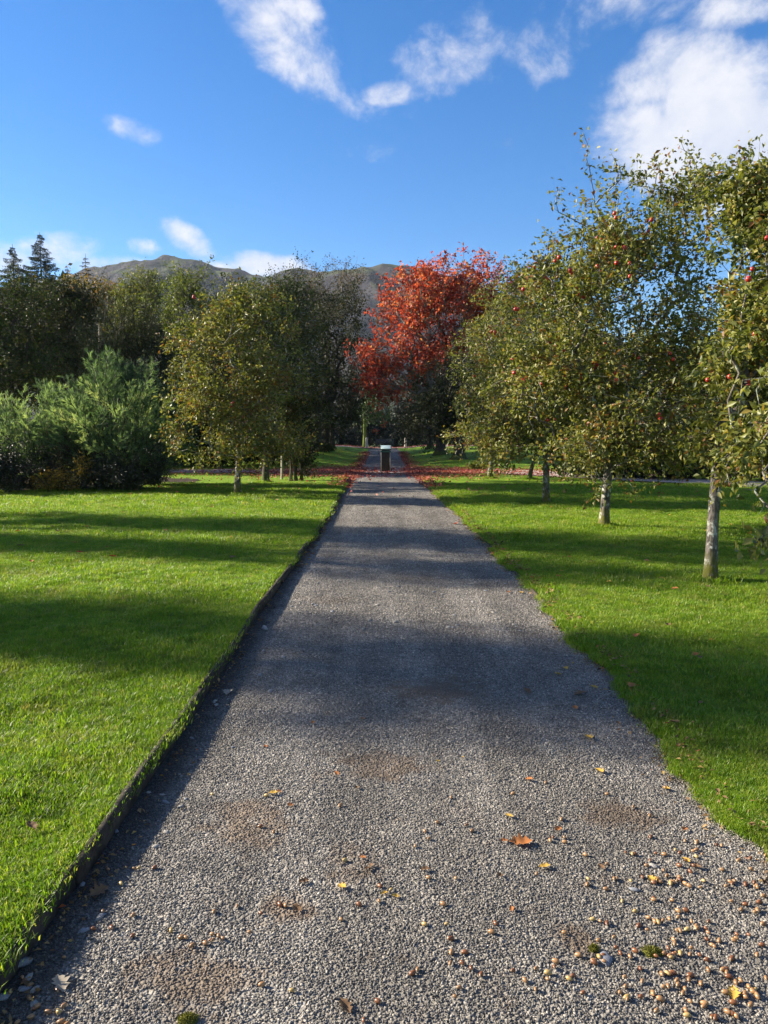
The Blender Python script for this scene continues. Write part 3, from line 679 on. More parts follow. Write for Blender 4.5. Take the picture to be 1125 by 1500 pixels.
# left background
LB = 'trees behind the left lawn'
def back(key, px, D, specs, tr, th, tips, per, leaf, mats, seed, label, name='broadleaf_tree', group=LB, **kw):
    b = Vector((pt(px, 700, D).x, D, float(lawn_z(pt(px, 700, D).x, D)) if D < 75 else .5)); kw.setdefault('spread', .9); kw.setdefault('tip_r', .012)
    trees[key] = (b, tree(name, label, 'tree', b, plobes(b, D, specs), tr, th, tips, per, leaf, mats, seed, group, **kw))
back('B1', 20, 38, [(10, 490, 75, 76), (-30, 560, 90, 80), (40, 438, 50, 34), (50, 550, 60, 60), (-60, 470, 70, 70)], .32, 3, 900, 34, .13, OAK, 41, 'big dark broadleaf tree at the left edge under the spruces')
back('B2', 95, 42, [(95, 490, 60, 75), (80, 446, 45, 34), (120, 448, 30, 30), (110, 560, 60, 60), (60, 500, 50, 60)], .28, 3, 780, 34, .14, DARK, 42, 'dark broadleaf tree right of the leftmost one, larch above it')
back('Y1', 200, 36, [(200, 490, 60, 68), (165, 520, 48, 60), (240, 510, 42, 60), (205, 570, 75, 45), (200, 620, 80, 45)], .35, 2, 900, 40, .15, (M['yew_leaf'], M['dark_bark'], M['dark_bark']), 43,
     'dense dark yew with upright shoots behind the feathery shrubs', name='yew_tree', width=.16, upright=.55, spread=.75, shell=.33, clump_tint=.35)
back('B3', 210, 58, [(210, 425, 30, 34), (205, 470, 42, 45), (195, 440, 26, 28)], .22, 5, 360, 30, .17, (M['light_leaf'], M['dark_bark'], M['dark_bark']), 44, 'light green conical tree against the peak of the hill', tint_bias=-.05)
back('B4', 278, 54, [(278, 428, 30, 36), (262, 460, 36, 36), (295, 460, 34, 40), (310, 500, 36, 40)], .22, 5, 420, 30, .16, (M['light_leaf'], M['dark_bark'], M['dark_bark']), 45, 'mid green spiky tree right of the conical one, in front of hill', tint_bias=-.18, upright=.2)
back('B5', 150, 66, [(150, 440, 34, 30), (110, 430, 26, 26), (175, 450, 26, 24)], .2, 6, 330, 24, .2, (M['amber_leaf'], M['dark_bark'], M['pale_twig']), 46, 'amber leaved tree between the dark trees and the yew', bare=.15)
back('B6', 330, 50, [(335, 500, 40, 50), (310, 540, 40, 50), (290, 580, 40, 45)], .2, 3, 420, 32, .15, OAK, 47, 'plain green tree hidden behind the left apple tree')
back('B7', 250, 40, [(255, 590, 50, 50), (290, 620, 45, 40), (235, 640, 40, 34)], .12, 1.5, 480, 34, .12, DARK, 48, 'dark rounded bush between yew and left apple tree', spread=.7, name='laurel_bush')

for k, (x, y, lab) in enumerate(((-10, 50, 'dark tree left of the far avenue behind the shrubs'), (-11, 60, 'second dark tree left of the far avenue behind the shrubs'), (-12, 70, 'last dark tree left of the far avenue before the end wall'), (-9.3, 45, 'dark tree close behind the cross path shrubs on the left'), (-9.0, 55, 'dark tree between first and second trees left of the avenue'), (-9.5, 65, 'dark tree between second and last trees left of the avenue'))):
    b = Vector((x, y, float(lawn_z(x, y)))); trees['W%d' % k] = (b, tree('broadleaf_tree', lab, 'tree', b, [(0, 0, 5, 3.2, 3.4, 4.5), (.5, 1.5, 4, 2.8, 3, 3.4), (-.4, -1.6, 3.6, 2.8, 2.8, 3.2)], .25, 2.4, 420, 34, .17, DARK, 130 + k, LB, spread=.95, tip_r=.012))
def spruce(name, label, px, toppx, D, half, seed, sparse=1.0, group=None, leafm='spruce_leaf'):
    r = np.random.default_rng(seed); top = pt(px, toppx, D); bz = .5; H = top.z - bz
    root = thing(name, label, 'conifer', (top.x, D, bz), 0, group)
    V, Q = lathe_tube([(0, 0, H * t) for t in np.linspace(0, 1, 16)], [.32 * (1 - t) + .015 for t in np.linspace(0, 1, 16)], 8, seed)
    link('trunk', mesh_np('trunk', V, Q, [M['dark_bark']], True), root)
    k = mpp(D); Rm = half * k; P0 = []; P1 = []; LPs = []; LDs = []; LFs = []
    z = H * .42
    while z < H - .25:
        f = (H - z) / (H * .58); L = Rm * (f ** .95) * r.uniform(.6, 1.2)
        for i in range(int(r.integers(4, 7))):
            a = r.uniform(0, 6.28); d = np.array([math.cos(a), math.sin(a), 0]); Lk = L * r.uniform(.7, 1.15) + .06
            pts = [np.array([0, 0, z]) + d * Lk * t + np.array([0, 0, Lk * (-.32 * t + .30 * t * t + .1)]) for t in np.linspace(0, 1, 5)]
            P0 += pts[:-1]; P1 += pts[1:]
            m = int(70 * sparse * max(Lk, .5)); t = r.uniform(.1, 1.03, m); sd = np.cross(d, [0, 0, 1.])
            w = (1 - t) * Lk * .28 + .12
            c = np.array([0, 0, z]) + d * (Lk * t)[:, None] + np.stack([0 * t, 0 * t, Lk * (-.32 * t + .30 * t * t + .1)], 1)
            LPs.append(c + sd * (r.uniform(-1, 1, m) * w)[:, None] + np.array([0, 0, -1]) * (r.uniform(0, 1, m) ** 2 * .22 * (1 + Lk * .15))[:, None])
            LFs.append(np.full(m, .35 + .65 * min(1, f * 1.6))); LDs.append(d * .8 + sd * r.normal(size=m)[:, None] * .6 + np.array([0, 0, -.25]) + r.normal(size=(m, 3)) * .25)
        z += (.30 + .40 * f) / sparse ** .3
    V, Q = tubes(P0, P1, np.full(len(P0), .03), np.full(len(P0), .018), 4); link('branchwork', mesh_np('branchwork', V, Q, [M['dark_bark']], True), root, kind='stuff')  # conifer branches joined into one mesh
    P = np.concatenate(LPs); d = np.concatenate(LDs); n = len(P)
    V, T, ti = leaves(P, d, r.normal(size=(n, 3)) + [0, 0, 1], r.uniform(.22, .42, n) * np.concatenate(LFs), r.uniform(.06, .11, n) * np.concatenate(LFs), np.clip(r.normal(.5, .25, n), 0, 1))
    link('crown', mesh_np('crown', V, T, [M[leafm]], False, {'tint': ti}), root, kind='stuff')
spruce('spruce_tree', 'tallest spruce with tiered dark branches above the left trees', 58, 340, 80, 78, 51, 1.4)
spruce('spruce_tree', 'shorter spruce at the left edge beside the tallest spruce', 18, 357, 86, 72, 52, 1.4)
spruce('larch_tree', 'thin airy larch tip right of the tallest spruce', 125, 371, 90, 52, 53, .5)
spruce('larch_tree', 'small pointed conifer tip just left of the airy larch', 98, 388, 95, 40, 54, .7)
# wooded shoulder beyond, far enough to read as one mass
def far_wood():
    r = np.random.default_rng(60); n = 14000; x = r.uniform(-170, -60, n); y = r.uniform(170, 230, n)
    h = 30 + 7 * np.sin(x * .05) + 3 * np.sin(x * .23 + y * .1); z = h * r.uniform(.1, 1, n) ** .5 + 2 * r.normal(size=n)
    P = np.stack([x, y, z], 1); d = r.normal(size=(n, 3)) + [0, 0, .6]; L = r.uniform(1, 2.0, n)
    V, T, ti = leaves(P, d, r.normal(size=(n, 3)) + [0, 0, 1], L, L * .6, np.clip(r.normal(.4, .25, n), 0, 1))
    link('far_wood', mesh_np('far_wood', V, T, [M['dark_leaf']], False, {'tint': ti}), kind='stuff')
far_wood()

# ------------------------------------------------------------------ feathery shrubs
def feathery(name, label, px, D, specs, n_plumes, seed, leafm, group=None, bl=.15, bw=.017, per=150):
    r = np.random.default_rng(seed); b = Vector((pt(px, 700, D).x, D, float(lawn_z(pt(px, 700, D).x, D))))
    root = thing(name, label, 'shrub', b, 0, group); lobes = plobes(b, D, specs)
    A, v = sample_lobes(r, lobes, n_plumes, .40); A = A[A[:, 2] > .15]
    P0 = []; P1 = []; LP = []; LDv = []; tint = []
    for p in A:
        o = np.array([p[0] * .35 + r.normal() * .1, p[1] * .35 + r.normal() * .1, .0]); mid = (o + p) / 2 + np.array([0, 0, .25 * p[2]]) * .6
        q = [(1 - t) ** 2 * o + 2 * t * (1 - t) * mid + t * t * p for t in np.linspace(0, 1, 6)]
        P0 += q[:-1]; P1 += q[1:]
        ax = norm(q[-1] - q[-2] + np.array([0, 0, .10]) + np.array([p[0], p[1], 0]) * .12 + r.normal(size=3) * .14); Lp = r.uniform(.6, 1.35)
        tip = p + ax * Lp * .7; P0.append(p); P1.append(tip)
        u = norm(np.cross(ax, r.normal(size=3))); w = np.cross(ax, u)
        ns = 10; ct = r.normal(.48, .27)
        for s in range(ns):          # side shoots feather out along the plume
            t = (s + .3) / ns; a = s * 2.4 + r.uniform(0, 1); sd = norm(u * math.cos(a) + w * math.sin(a) + ax * 1.15 + np.array([0, 0, .15]))
            st = p + ax * Lp * (t * .95 - .25); sl = .46 * (1 - t * .75) * r.uniform(.7, 1.2)
            m = per // ns; tt = r.uniform(0, 1, m)
            LP.append(st + sd * (sl * tt)[:, None] + r.normal(size=(m, 3)) * .012); LDv.append(sd * 1.0 + r.normal(size=(m, 3)) * .33)
            tint.append(np.clip(r.normal(ct, .15, m), 0, 1))
    V, Q = tubes(P0, P1, np.full(len(P0), .012), np.full(len(P0), .008), 3); link('stems', mesh_np('stems', V, Q, [M['dark_bark']], True), root)
    P = np.concatenate(LP); d = np.concatenate(LDv); n = len(P)
    V, T, ti = leaves(P, d, r.normal(size=(n, 3)), bl * r.uniform(.6, 1.3, n), bw * r.uniform(.8, 1.3, n), np.concatenate(tint), 0)
    link('foliage', mesh_np('foliage', V, T, [M[leafm]], False, {'tint': ti}), root, kind='stuff')
FG = 'feathery shrubs in the left bed'
feathery('feathery_shrub', 'pale feathery shrub at the left edge above the dark dome', 40, 23.0, [(35, 655, 60, 44), (88, 650, 36, 36), (10, 618, 30, 22), (-40, 650, 60, 50), (62, 612, 14, 24)], 190, 61, 'feather_leaf', FG)
feathery('feathery_shrub', 'tallest feathery shrub with bright plumes in middle of left bed', 165, 22.6, [(165, 655, 62, 48), (196, 606, 22, 34), (150, 585, 16, 34), (215, 660, 36, 48), (112, 655, 36, 46), (130, 612, 14, 24), (232, 620, 12, 24)], 210, 62, 'feather_leaf', FG)
feathery('feathery_shrub', 'deep green feathery shrub behind, at the right end of left bed', 215, 25.0, [(228, 645, 42, 60), (168, 560, 24, 30), (248, 590, 14, 32), (120, 600, 40, 40), (200, 590, 34, 36)], 210, 63, 'feather_dark', FG)
def bush(name, label, px, D, specs, tips, per, leaf, mat, seed, **kw):
    b = Vector((pt(px, 700, D).x, D, float(lawn_z(pt(px, 700, D).x, D))))
    kw.setdefault('spread', .3); kw.setdefault('tip_r', .005); kw.setdefault('stems', 4); kw.setdefault('group', None)
    return tree(name, label, 'shrub', b, plobes(b, D, specs), kw.pop('tr', .03), kw.pop('th', .5), tips, per, leaf, (M[mat], M['dark_bark'], M['dark_bark']), seed, **kw)
bush('dome_shrub', 'near black rounded shrub at the left edge of the lawn', 5, 21.2, [(5, 690, 48, 42), (-35, 690, 60, 45)], 380, 40, .06, 'shrub_leaf', 64)
bush('yellow_plant', 'low plant with yellowing leaves at the foot of the feathery shrubs', 85, 21.6, [(80, 706, 28, 18), (108, 712, 20, 14), (120, 690, 14, 22)], 130, 20, .075, 'yellow_leaf', 65, bare=.2)
bush('green_shrub', 'dark shrub under the tallest feathery plumes beside the lawn', 190, 21.8, [(190, 695, 46, 32), (150, 700, 36, 26), (225, 680, 22, 36), (115, 690, 30, 34, .5), (75, 685, 30, 34, .6)], 560, 36, .055, 'shrub_leaf', 66, tint_bias=.15)
bush('purple_shrub', 'small purple brown twiggy shrub between the feathery shrubs', 90, 21.9, [(92, 665, 16, 34)], 90, 16, .06, 'brown_leaf', 67, bare=.4, tint_bias=-.4)
bush('multi_stem_shrub', 'many stemmed dark shrub on the left just before the cross path', 433, 28.0, [(433, 645, 26, 40), (425, 610, 24, 30), (445, 670, 14, 24)], 260, 34, .085, 'dark_leaf', 68, th=1.5, tr=.035, stems=9, spread=.45)
bush('low_shrub', 'pale leaved low shrub at the foot of a right avenue trunk', 700, 37.5, [(698, 686, 11, 7)], 60, 22, .10, 'light_leaf', 69, spread=.22)
bush('low_shrub', 'small grey shrub beside the first left avenue trunk', 480, 54, [(480, 660, 9, 7)], 50, 22, .12, 'apple_leaf_far', 70, spread=.3)
for k, (px, D, w, ty, lab) in enumerate(((250, 41, 40, 590, 'dark shrub beyond the cross path behind the left apple tree'), (320, 41, 45, 600, 'dark shrub beyond the cross path left of the pale stake'), (395, 42, 45, 595, 'dark shrub beyond the cross path behind the many stemmed shrub'), (440, 50, 22, 610, 'dark shrub left of the thick first avenue trunk'))):
    bush('border_shrub', lab, px, D, [(px, (ty + 684) / 2, w, (684 - ty) / 2), (px - w * .4, 668, w * .6, 18), (px + w * .4, 668, w * .6, 18)], 360, 34, .13, 'dark_leaf', 120 + k, spread=.5, group='dark shrubs beyond the cross path', tip_r=.008)
# shrubs along the right-hand bed
RG = 'dark shrubs beyond the right lawn'
for k, (px, D, w, ty, mt, lab) in enumerate(((870, 31, 46, 640, 'dark_leaf', 'dark shrub seen between the second and third right trunks'), (945, 30, 50, 625, 'shrub_leaf', 'near black shrub right of the second right trunk'),
        (1020, 29, 46, 640, 'dark_leaf', 'dark shrub left of the nearest right trunk'), (1100, 29, 54, 560, 'ivy_leaf', 'brighter green bush beyond the nearest right trunk'), (1180, 28, 60, 600, 'dark_leaf', 'dark shrub at the right edge beyond the lawn'),
        (905, 36, 60, 590, 'dark_leaf', 'taller dark bush behind the right bed, left part'), (1010, 36, 66, 570, 'shrub_leaf', 'taller near black bush behind the right bed, middle part'))):
    bush('border_shrub', lab, px, D, [(px, (ty + 708) / 2, w, (708 - ty) / 2), (px - w * .5, 680, w * .6, 26), (px + w * .5, 678, w * .6, 28)], 420, 34, .11, mt, 80 + k, spread=.5, group=RG, tip_r=.008)
back('K1', 1100, 45, [(1090, 520, 90, 90), (1040, 560, 60, 70), (1160, 480, 80, 90), (1130, 610, 90, 60)], .3, 3, 800, 32, .17, OAK, 91, 'broad green tree behind the nearest right apple tree', group='trees behind the right lawn')
back('K2', 900, 48, [(900, 580, 80, 60), (850, 600, 60, 50), (960, 590, 70, 60), (820, 560, 60, 60)], .3, 3, 700, 32, .17, DARK, 92, 'dark tree filling the gap behind the right apple trees', group='trees behind the right lawn')

# trees outside the frame on the left whose shade lies across lawn and path
def shade_tree(x, y, lobes, seed, tips=420, per=26, label=''):
    b = Vector((x, y, float(lawn_z(x, y))))
    tree('broadleaf_tree', label, 'tree', b, lobes, .28, 4, tips, per, .22, OAK, seed, 'tall trees left of the lawn', spread=.8, tip_r=.014, shell=.5)
def shade(D0, D1, z0, z1, seed, X=-20, tips=420, per=26, label=''):
    yc = (D0 + D1) / 2 + .27 * -X; hw = (D1 - D0) / 2
    shade_tree(X, yc, [(0, 0, (z0 + z1) / 2, 1.6, hw, (z1 - z0) / 2), (.4, hw * .2, z0 + (z1 - z0) * .35, 1.8, hw * .9, (z1 - z0) * .3), (-.3, -hw * .2, z0 + (z1 - z0) * .7, 1.5, hw * .85, (z1 - z0) * .28)], seed, tips, per, label)
shade(4.4, 6.5, 9.0, 19.0, 101, -31, 430, 17, 'nearest of the tall broadleaf trees standing left of the lawn')
shade(8.9, 10.3, 9.0, 19.0, 102, -31, 260, 15, 'slender second of the tall trees standing left of the lawn')
shade(10.7, 13.5, 9.0, 19.5, 103, -30, 380, 20, 'third of the tall trees standing left of the lawn')
shade(18.2, 29.5, 14.2, 23.5, 106, -30, 800, 28, 'broadest and farthest of the tall trees left of the lawn')

# ------------------------------------------------------------------ apples: fruit is part of its tree
def apple_mesh():
    prof = [(0, .86), (.35, .98), (.75, .80), (.98, .30), (1, -.05), (.82, -.62), (.42, -.92), (0, -.84)]; k = 10; V = []; Q = []
    for i, (q, z) in enumerate(prof):
        for s in range(k): V.append((q * math.cos(6.2832 * s / k), q * math.sin(6.2832 * s / k), z))
        if i: Q += [((i - 1) * k + s, i * k + s, i * k + (s + 1) % k, (i - 1) * k + (s + 1) % k) for s in range(k)]
    return mesh_np('apple', np.array(V) * .9, np.array(Q), [M['apple_skin']], True)
APM = apple_mesh()
def fruit(key, n, seed, size):
    b, (root, LP) = trees[key]; r = np.random.default_rng(seed)
    c = LP.mean(0); face = (LP - c) @ np.array([-.5, -.85, -.1]); pool = np.where((face > np.quantile(face, .72)) & (LP[:, 1] > -1.9) & (LP[:, 2] > 1.9))[0]
    k = 0
    while k < n:
        p = LP[r.choice(pool)]
        for j in range(int(r.integers(1, 4))):
            o = link('apple', APM, root, tuple(p + r.normal(size=3) * .05 + [-.03, -.06, -.03])); s = size * r.uniform(.8, 1.15); o.scale = (s, s, s); o.rotation_euler = tuple(r.uniform(-.5, .5, 3)); k += 1
fruit('R2', 58, 1, .036); fruit('R1', 20, 2, .029); fruit('R3', 26, 3, .040); fruit('L1', 12, 4, .038); fruit('R4', 8, 5, .045)

# ------------------------------------------------------------------ timber edging, lectern, posts, bench, stake
def edging(side, label, top, y_list):
    root = thing('path_edging', label, 'edging', (0, 0, 0)); r = random.Random(3 + side)
    for y0, y1 in zip(y_list[:-1], y_list[1:]):
        f = left_edge if side < 0 else (lambda y: np.interp(y, RD, RX) - .03)
        x0, x1 = float(f(y0)) + r.uniform(-.006, .006), float(f(y1)) + r.uniform(-.006, .006); t = .013
        n = 7; V = []; Q = []
        for i in range(n + 1):
            u = i / n; y = y0 + .008 + (y1 - y0 - .016) * u; x = x0 + (x1 - x0) * u + .006 * math.sin(u * 5 + y0)
            z = float(base_z(y)); h = top + .006 * math.sin(u * 4 + y0 * 2)
            V += [(x - t, y, z - .06), (x - t, y, z + h - .003), (x - t + .004, y, z + h), (x + t - .004, y, z + h), (x + t, y, z + h - .004), (x + t, y, z - .06)]
            if i: Q += [((i - 1) * 6 + s, (i - 1) * 6 + (s + 1) % 6, i * 6 + (s + 1) % 6, i * 6 + s) for s in range(6)]
        ends = [(5, 4, 3, 2, 1, 0), tuple(n * 6 + s for s in range(6))]
        link('board', mesh_np('board', np.array(V), [np.array(Q), np.array(ends)], [M['edge_wood']]), root)
edging(-1, 'dark weathered timber boards holding the left lawn above the gravel', .086, [-1.5, .9, 2.62, 4.55, 6.9, 9.6, 12.4, 15.4, 18.4, 21.5, 25, 29, 33.5])
edging(1, 'low worn timber edging nearly buried along the right lawn', .020, [5.9, 8.2, 10.6, 13.4, 16.4, 19.6, 23, 27, 31])

def lectern():
    p = ground(565, 692); root = thing('information_lectern', 'dark timber lectern with sloping pale green panel standing on the path', 'lectern', (p.x, p.y, 0.0))
    bevel_box('footing', (-.32, .32, -.22, .24, -.03, .05), M['pale_stone'], .01, root)
    bevel_box('front_board', (-.185, .185, -.12, -.09, .05, 1.02), M['plinth_wood'], .004, root)
    bevel_box('back_board', (-.185, .185, .13, .16, .05, 1.12), M['plinth_wood'], .004, root)
    for s in (-1, 1):
        x0, x1 = sorted((s * .187, s * .222)); V, Q = box(x0, x1, -.14, .18, .05, 1.02); V[6:8, 2] += .16; V[4:6, 2] += .0
        o = link('side_board', mesh_np('side_board', V, Q, [M['plinth_lit_edge']]), root)
    tilt = R(27)
    fr = bevel_box('panel_frame', (-.25, .25, -.19, .19, -.025, .025), M['panel_frame'], .006, root); fr.location = (0, 0, 1.14); fr.rotation_euler = (tilt, 0, 0)
    sh = bevel_box('information_sheet', (-.225, .225, -.165, .17, .0, .006), M['panel_sheet'], .001, fr); sh.location = (0, 0, .0255)
    bevel_box('top_rail', (-.23, .23, -.17, -.145, .93, 1.0), M['panel_frame'], .004, root)
lectern()
def gate_post(px, label):
    p = pt(px, 655, 76.5); root = thing('timber_post', label, 'post', (p.x, 76.5, .55), 0, 'pale posts at the avenue end')
    V, Q = lathe_tube([(0, 0, z) for z in (-.1, .3, .7, .98, 1.04, 1.06)], [.115, .115, .112, .11, .09, .005], 12, 3, .03); link('shaft', mesh_np('shaft', V, Q, [M['post_wood']], True), root)
    bevel_box('footing', (-.9, .9, -.25, .3, -.06, .03), M['pale_stone'], .02, root)
gate_post(537, 'pale post left of the lectern at the avenue end'); gate_post(594, 'pale post right of the lectern at the avenue end')
def bench():
    p = pt(564, 655, 81.5); root = thing('garden_bench', 'grey wooden bench facing down the far avenue', 'bench', (p.x, 81.5, .52))
    for k in range(3): bevel_box('seat_slat', (-.95, .95, -.25 + k * .16, -.11 + k * .16, .43, .46), M['bench_wood'], .004, root)
    for k in range(3): bevel_box('back_slat', (-.95, .95, .26, .29, .55 + k * .13, .65 + k * .13), M['bench_wood'], .004, root)
    for s in (-1, 1):
        bevel_box('leg', (s * .85 - .035, s * .85 + .035, -.25, -.18, -.02, .62), M['bench_wood'], .004, root)
        bevel_box('leg', (s * .85 - .035, s * .85 + .035, .18, .255, -.02, .92), M['bench_wood'], .004, root)
        bevel_box('armrest', (s * .85 - .04, s * .85 + .04, -.27, .18, .621, .66), M['bench_wood'], .004, root)
bench()
p = ground(413, 704); st = thing('tree_stake', 'thin pale stake standing between the left tree and shrub', 'stake', (p.x, p.y, float(lawn_z(p.x, p.y))))
V, Q = lathe_tube([(.02 * z, 0, z) for z in (-.1, .4, .8, 1.2, 1.22)], [.045, .043, .042, .04, .005], 8, 5, .05); link('shaft', mesh_np('shaft', V, Q, [M['post_wood']], True), st)

# ------------------------------------------------------------------ scatter (stuff): pebbles and grass, geometry nodes on a point mesh
def scatter(name, P, rot, scl, protos, mat, smooth=False):
    n = len(P); V = [P]; Fs = []; off = n; gid = [np.arange(n) % len(protos)]; isp = [np.zeros(n)]
    for k, (pv, pf) in enumerate(protos):
        V.append(pv); Fs.append(np.asarray(pf) + off); off += len(pv); gid.append(np.full(len(pv), k)); isp.append(np.ones(len(pv)))
    byk = {}
    for f in Fs: byk.setdefault(f.shape[1], []).append(f)
    me = mesh_np(name, np.concatenate(V), [np.concatenate(v) for v in byk.values()], [mat], smooth)
    def att(k, typ, v, fld='value'):
        a = me.attributes.new(k, typ, 'POINT'); a.data.foreach_set(fld, np.asarray(v).ravel())
    m = off - n
    att('gid', 'INT', np.concatenate(gid).astype(np.int32)); att('isp', 'BOOLEAN', np.concatenate(isp).astype(bool))
    att('rot', 'FLOAT_VECTOR', np.concatenate([rot, np.zeros((m, 3))]).astype(np.float32), 'vector')
    att('scl', 'FLOAT_VECTOR', np.concatenate([scl, np.ones((m, 3))]).astype(np.float32), 'vector')
    ng = bpy.data.node_groups.new(name, 'GeometryNodeTree')
    ng.interface.new_socket('Geometry', in_out='INPUT', socket_type='NodeSocketGeometry'); ng.interface.new_socket('Geometry', in_out='OUTPUT', socket_type='NodeSocketGeometry')
    N, L = ng.nodes, ng.links; gi = N.new('NodeGroupInput'); go = N.new('NodeGroupOutput')
    def named(k, typ):
        a = N.new('GeometryNodeInputNamedAttribute'); a.data_type = typ; a.inputs['Name'].default_value = k; return a.outputs['Attribute']
    sep = N.new('GeometryNodeSeparateGeometry'); sep.domain = 'POINT'; L.new(gi.outputs[0], sep.inputs[0]); L.new(named('isp', 'BOOLEAN'), sep.inputs['Selection'])
    sp = N.new('GeometryNodeSplitToInstances'); sp.domain = 'POINT'; L.new(sep.outputs[0], sp.inputs[0]); L.new(named('gid', 'INT'), sp.inputs['Group ID'])
    ip = N.new('GeometryNodeInstanceOnPoints'); L.new(sep.outputs[1], ip.inputs['Points']); L.new(sp.outputs[0], ip.inputs['Instance'])
    ip.inputs['Pick Instance'].default_value = True; L.new(named('gid', 'INT'), ip.inputs['Instance Index'])
    e2r = N.new('FunctionNodeEulerToRotation'); L.new(named('rot', 'FLOAT_VECTOR'), e2r.inputs[0]); L.new(e2r.outputs[0], ip.inputs['Rotation']); L.new(named('scl', 'FLOAT_VECTOR'), ip.inputs['Scale'])
    L.new(ip.outputs[0], go.inputs[0])
    o = link(name, me, kind='stuff'); md = o.modifiers.new('scatter', 'NODES'); md.node_group = ng
    return o
def ico(seed, flat=.7, rough=.18, sub=1):
    import bmesh
    bm = bmesh.new(); bmesh.ops.create_icosphere(bm, subdivisions=sub, radius=1); r = np.random.default_rng(seed)
    V = np.array([v.co[:] for v in bm.verts]); Fc = np.array([[v.index for v in f.verts] for f in bm.faces]); bm.free()
    V *= 1 + r.normal(size=(len(V), 1)) * rough; V *= np.array([1, r.uniform(.6, .9), flat * r.uniform(.8, 1.1)])
    return V, Fc
def pebbles():
    r = np.random.default_rng(5); P = []; S = []
    for y0, y1, den, s0, s1 in ((1.7, 3.4, 27000, .0026, .0062), (3.4, 5.5, 16000, .0034, .0070), (5.5, 9, 7000, .0046, .0085), (9, 16, 1500, .007, .012), (16, 24, 420, .009, .015)):
        n = int(den * (y1 - y0) * 3.0); y = r.uniform(y0, y1, n); x = r.uniform(-1.3, 1.8, n)
        k = (x > left_edge(y) + .015) & (x < right_edge(y) + .03)
        for px, py, rx, ry in SOIL:
            g = ground(px, py); e = np.hypot((x - g.x) / rx, (y - g.y) / ry) + .25 * np.sin(x * 31 + y * 17) * np.sin(y * 27 - x * 13); k &= (e > 1.0) | (r.uniform(size=n) < .30 + .5 * np.clip(e, 0, 1))
        x, y = x[k], y[k]; n = len(x)
        P.append(np.stack([x, y, path_z(x, y) + r.uniform(-.002, .002, n)], 1)); s = r.uniform(0, 1, n) ** 2.2 * (s1 - s0) + s0; S.append(s)
    P = np.concatenate(P); S = np.concatenate(S); n = len(P)
    scatter('gravel', P, np.stack([r.uniform(-.6, .6, n), r.uniform(-.6, .6, n), r.uniform(0, 6.28, n)], 1), np.repeat(S[:, None], 3, 1), [ico(k, .62, .27) for k in range(10)], M['pebble'])
pebbles()
def tuft(seed, n=24, h=.034, w=.0020, spread=.026):
    r = np.random.default_rng(seed); V = []; Fc = []
    for k in range(n):
        a = r.uniform(0, 6.28); p = np.array([r.normal() * spread, r.normal() * spread, -.006]); d = np.array([math.cos(a), math.sin(a), 0]); s = np.array([-d[1], d[0], 0])
        H = h * r.uniform(.55, 1.2); ln = H * r.uniform(.15, .85); b = len(V); ww = w * r.uniform(.7, 1.3)
        V += [p - s * ww, p + s * ww, p + d * ln * .35 + [0, 0, H * .6] - s * ww * .8, p + d * ln * .35 + [0, 0, H * .6] + s * ww * .8, p + d * ln + [0, 0, H]]
        Fc += [(b, b + 1, b + 3), (b, b + 3, b + 2), (b + 2, b + 3, b + 4)]
    return np.array(V), np.array(Fc)
def grass():
    r = np.random.default_rng(6); P = []; S = []
    for y0, y1, den, sc in ((1.4, 4, 4200, .9), (4, 7, 2600, 1.05), (7, 11, 1300, 1.3), (11, 17, 560, 1.65), (17, 26, 230, 2.1)):
        for side in (-1, 1):
            W = .53 * y1 + 1.6 - 1.2; n = int(den * (y1 - y0) * W); y = r.uniform(y0, y1, n); u = r.uniform(0, W, n)
            ne = int((y1 - y0) * den * .10); y = np.concatenate([y, r.uniform(y0, y1, ne)]); u = np.concatenate([u, np.abs(r.normal(size=ne)) * .03 - .03 * (side > 0) * r.uniform(0, 1, ne) ** 3])
            x = left_edge(y) - u - .037 if side < 0 else right_edge(y) + u - .02
            k = np.abs(x) < .53 * y + 1.6; x, y = x[k], y[k]
            pn = .5 + .5 * np.sin(x * 2.1 + 1.4 * np.sin(y * 1.3)) * np.sin(y * 1.9 + .8 * np.sin(x * 3.1))
            P.append(np.stack([x, y, lawn_z(x, y)], 1)); S.append(sc * (.62 + .55 * pn) * r.uniform(.6, 1.4, len(x)))
    for k in ('R1', 'R2', 'R3', 'R4', 'R5', 'L1', 'L2'):
        b = trees[k][0]; m = 90; a = r.uniform(0, 6.28, m); q = .07 + np.abs(r.normal(size=m)) * .07; x, y = b.x + q * np.cos(a), b.y + q * np.sin(a)
        P.append(np.stack([x, y, lawn_z(x, y)], 1)); S.append(r.uniform(1.2, 3.2, m))
    P = np.concatenate(P); S = np.concatenate(S); n = len(P)
    scatter('grass', P, np.stack([r.uniform(-.25, .25, n), r.uniform(-.25, .25, n), r.uniform(0, 6.28, n)], 1), np.stack([S, S, S * .82], 1), [tuft(k, 26, .030, .0018) for k in range(6)], M['blade'])
grass()

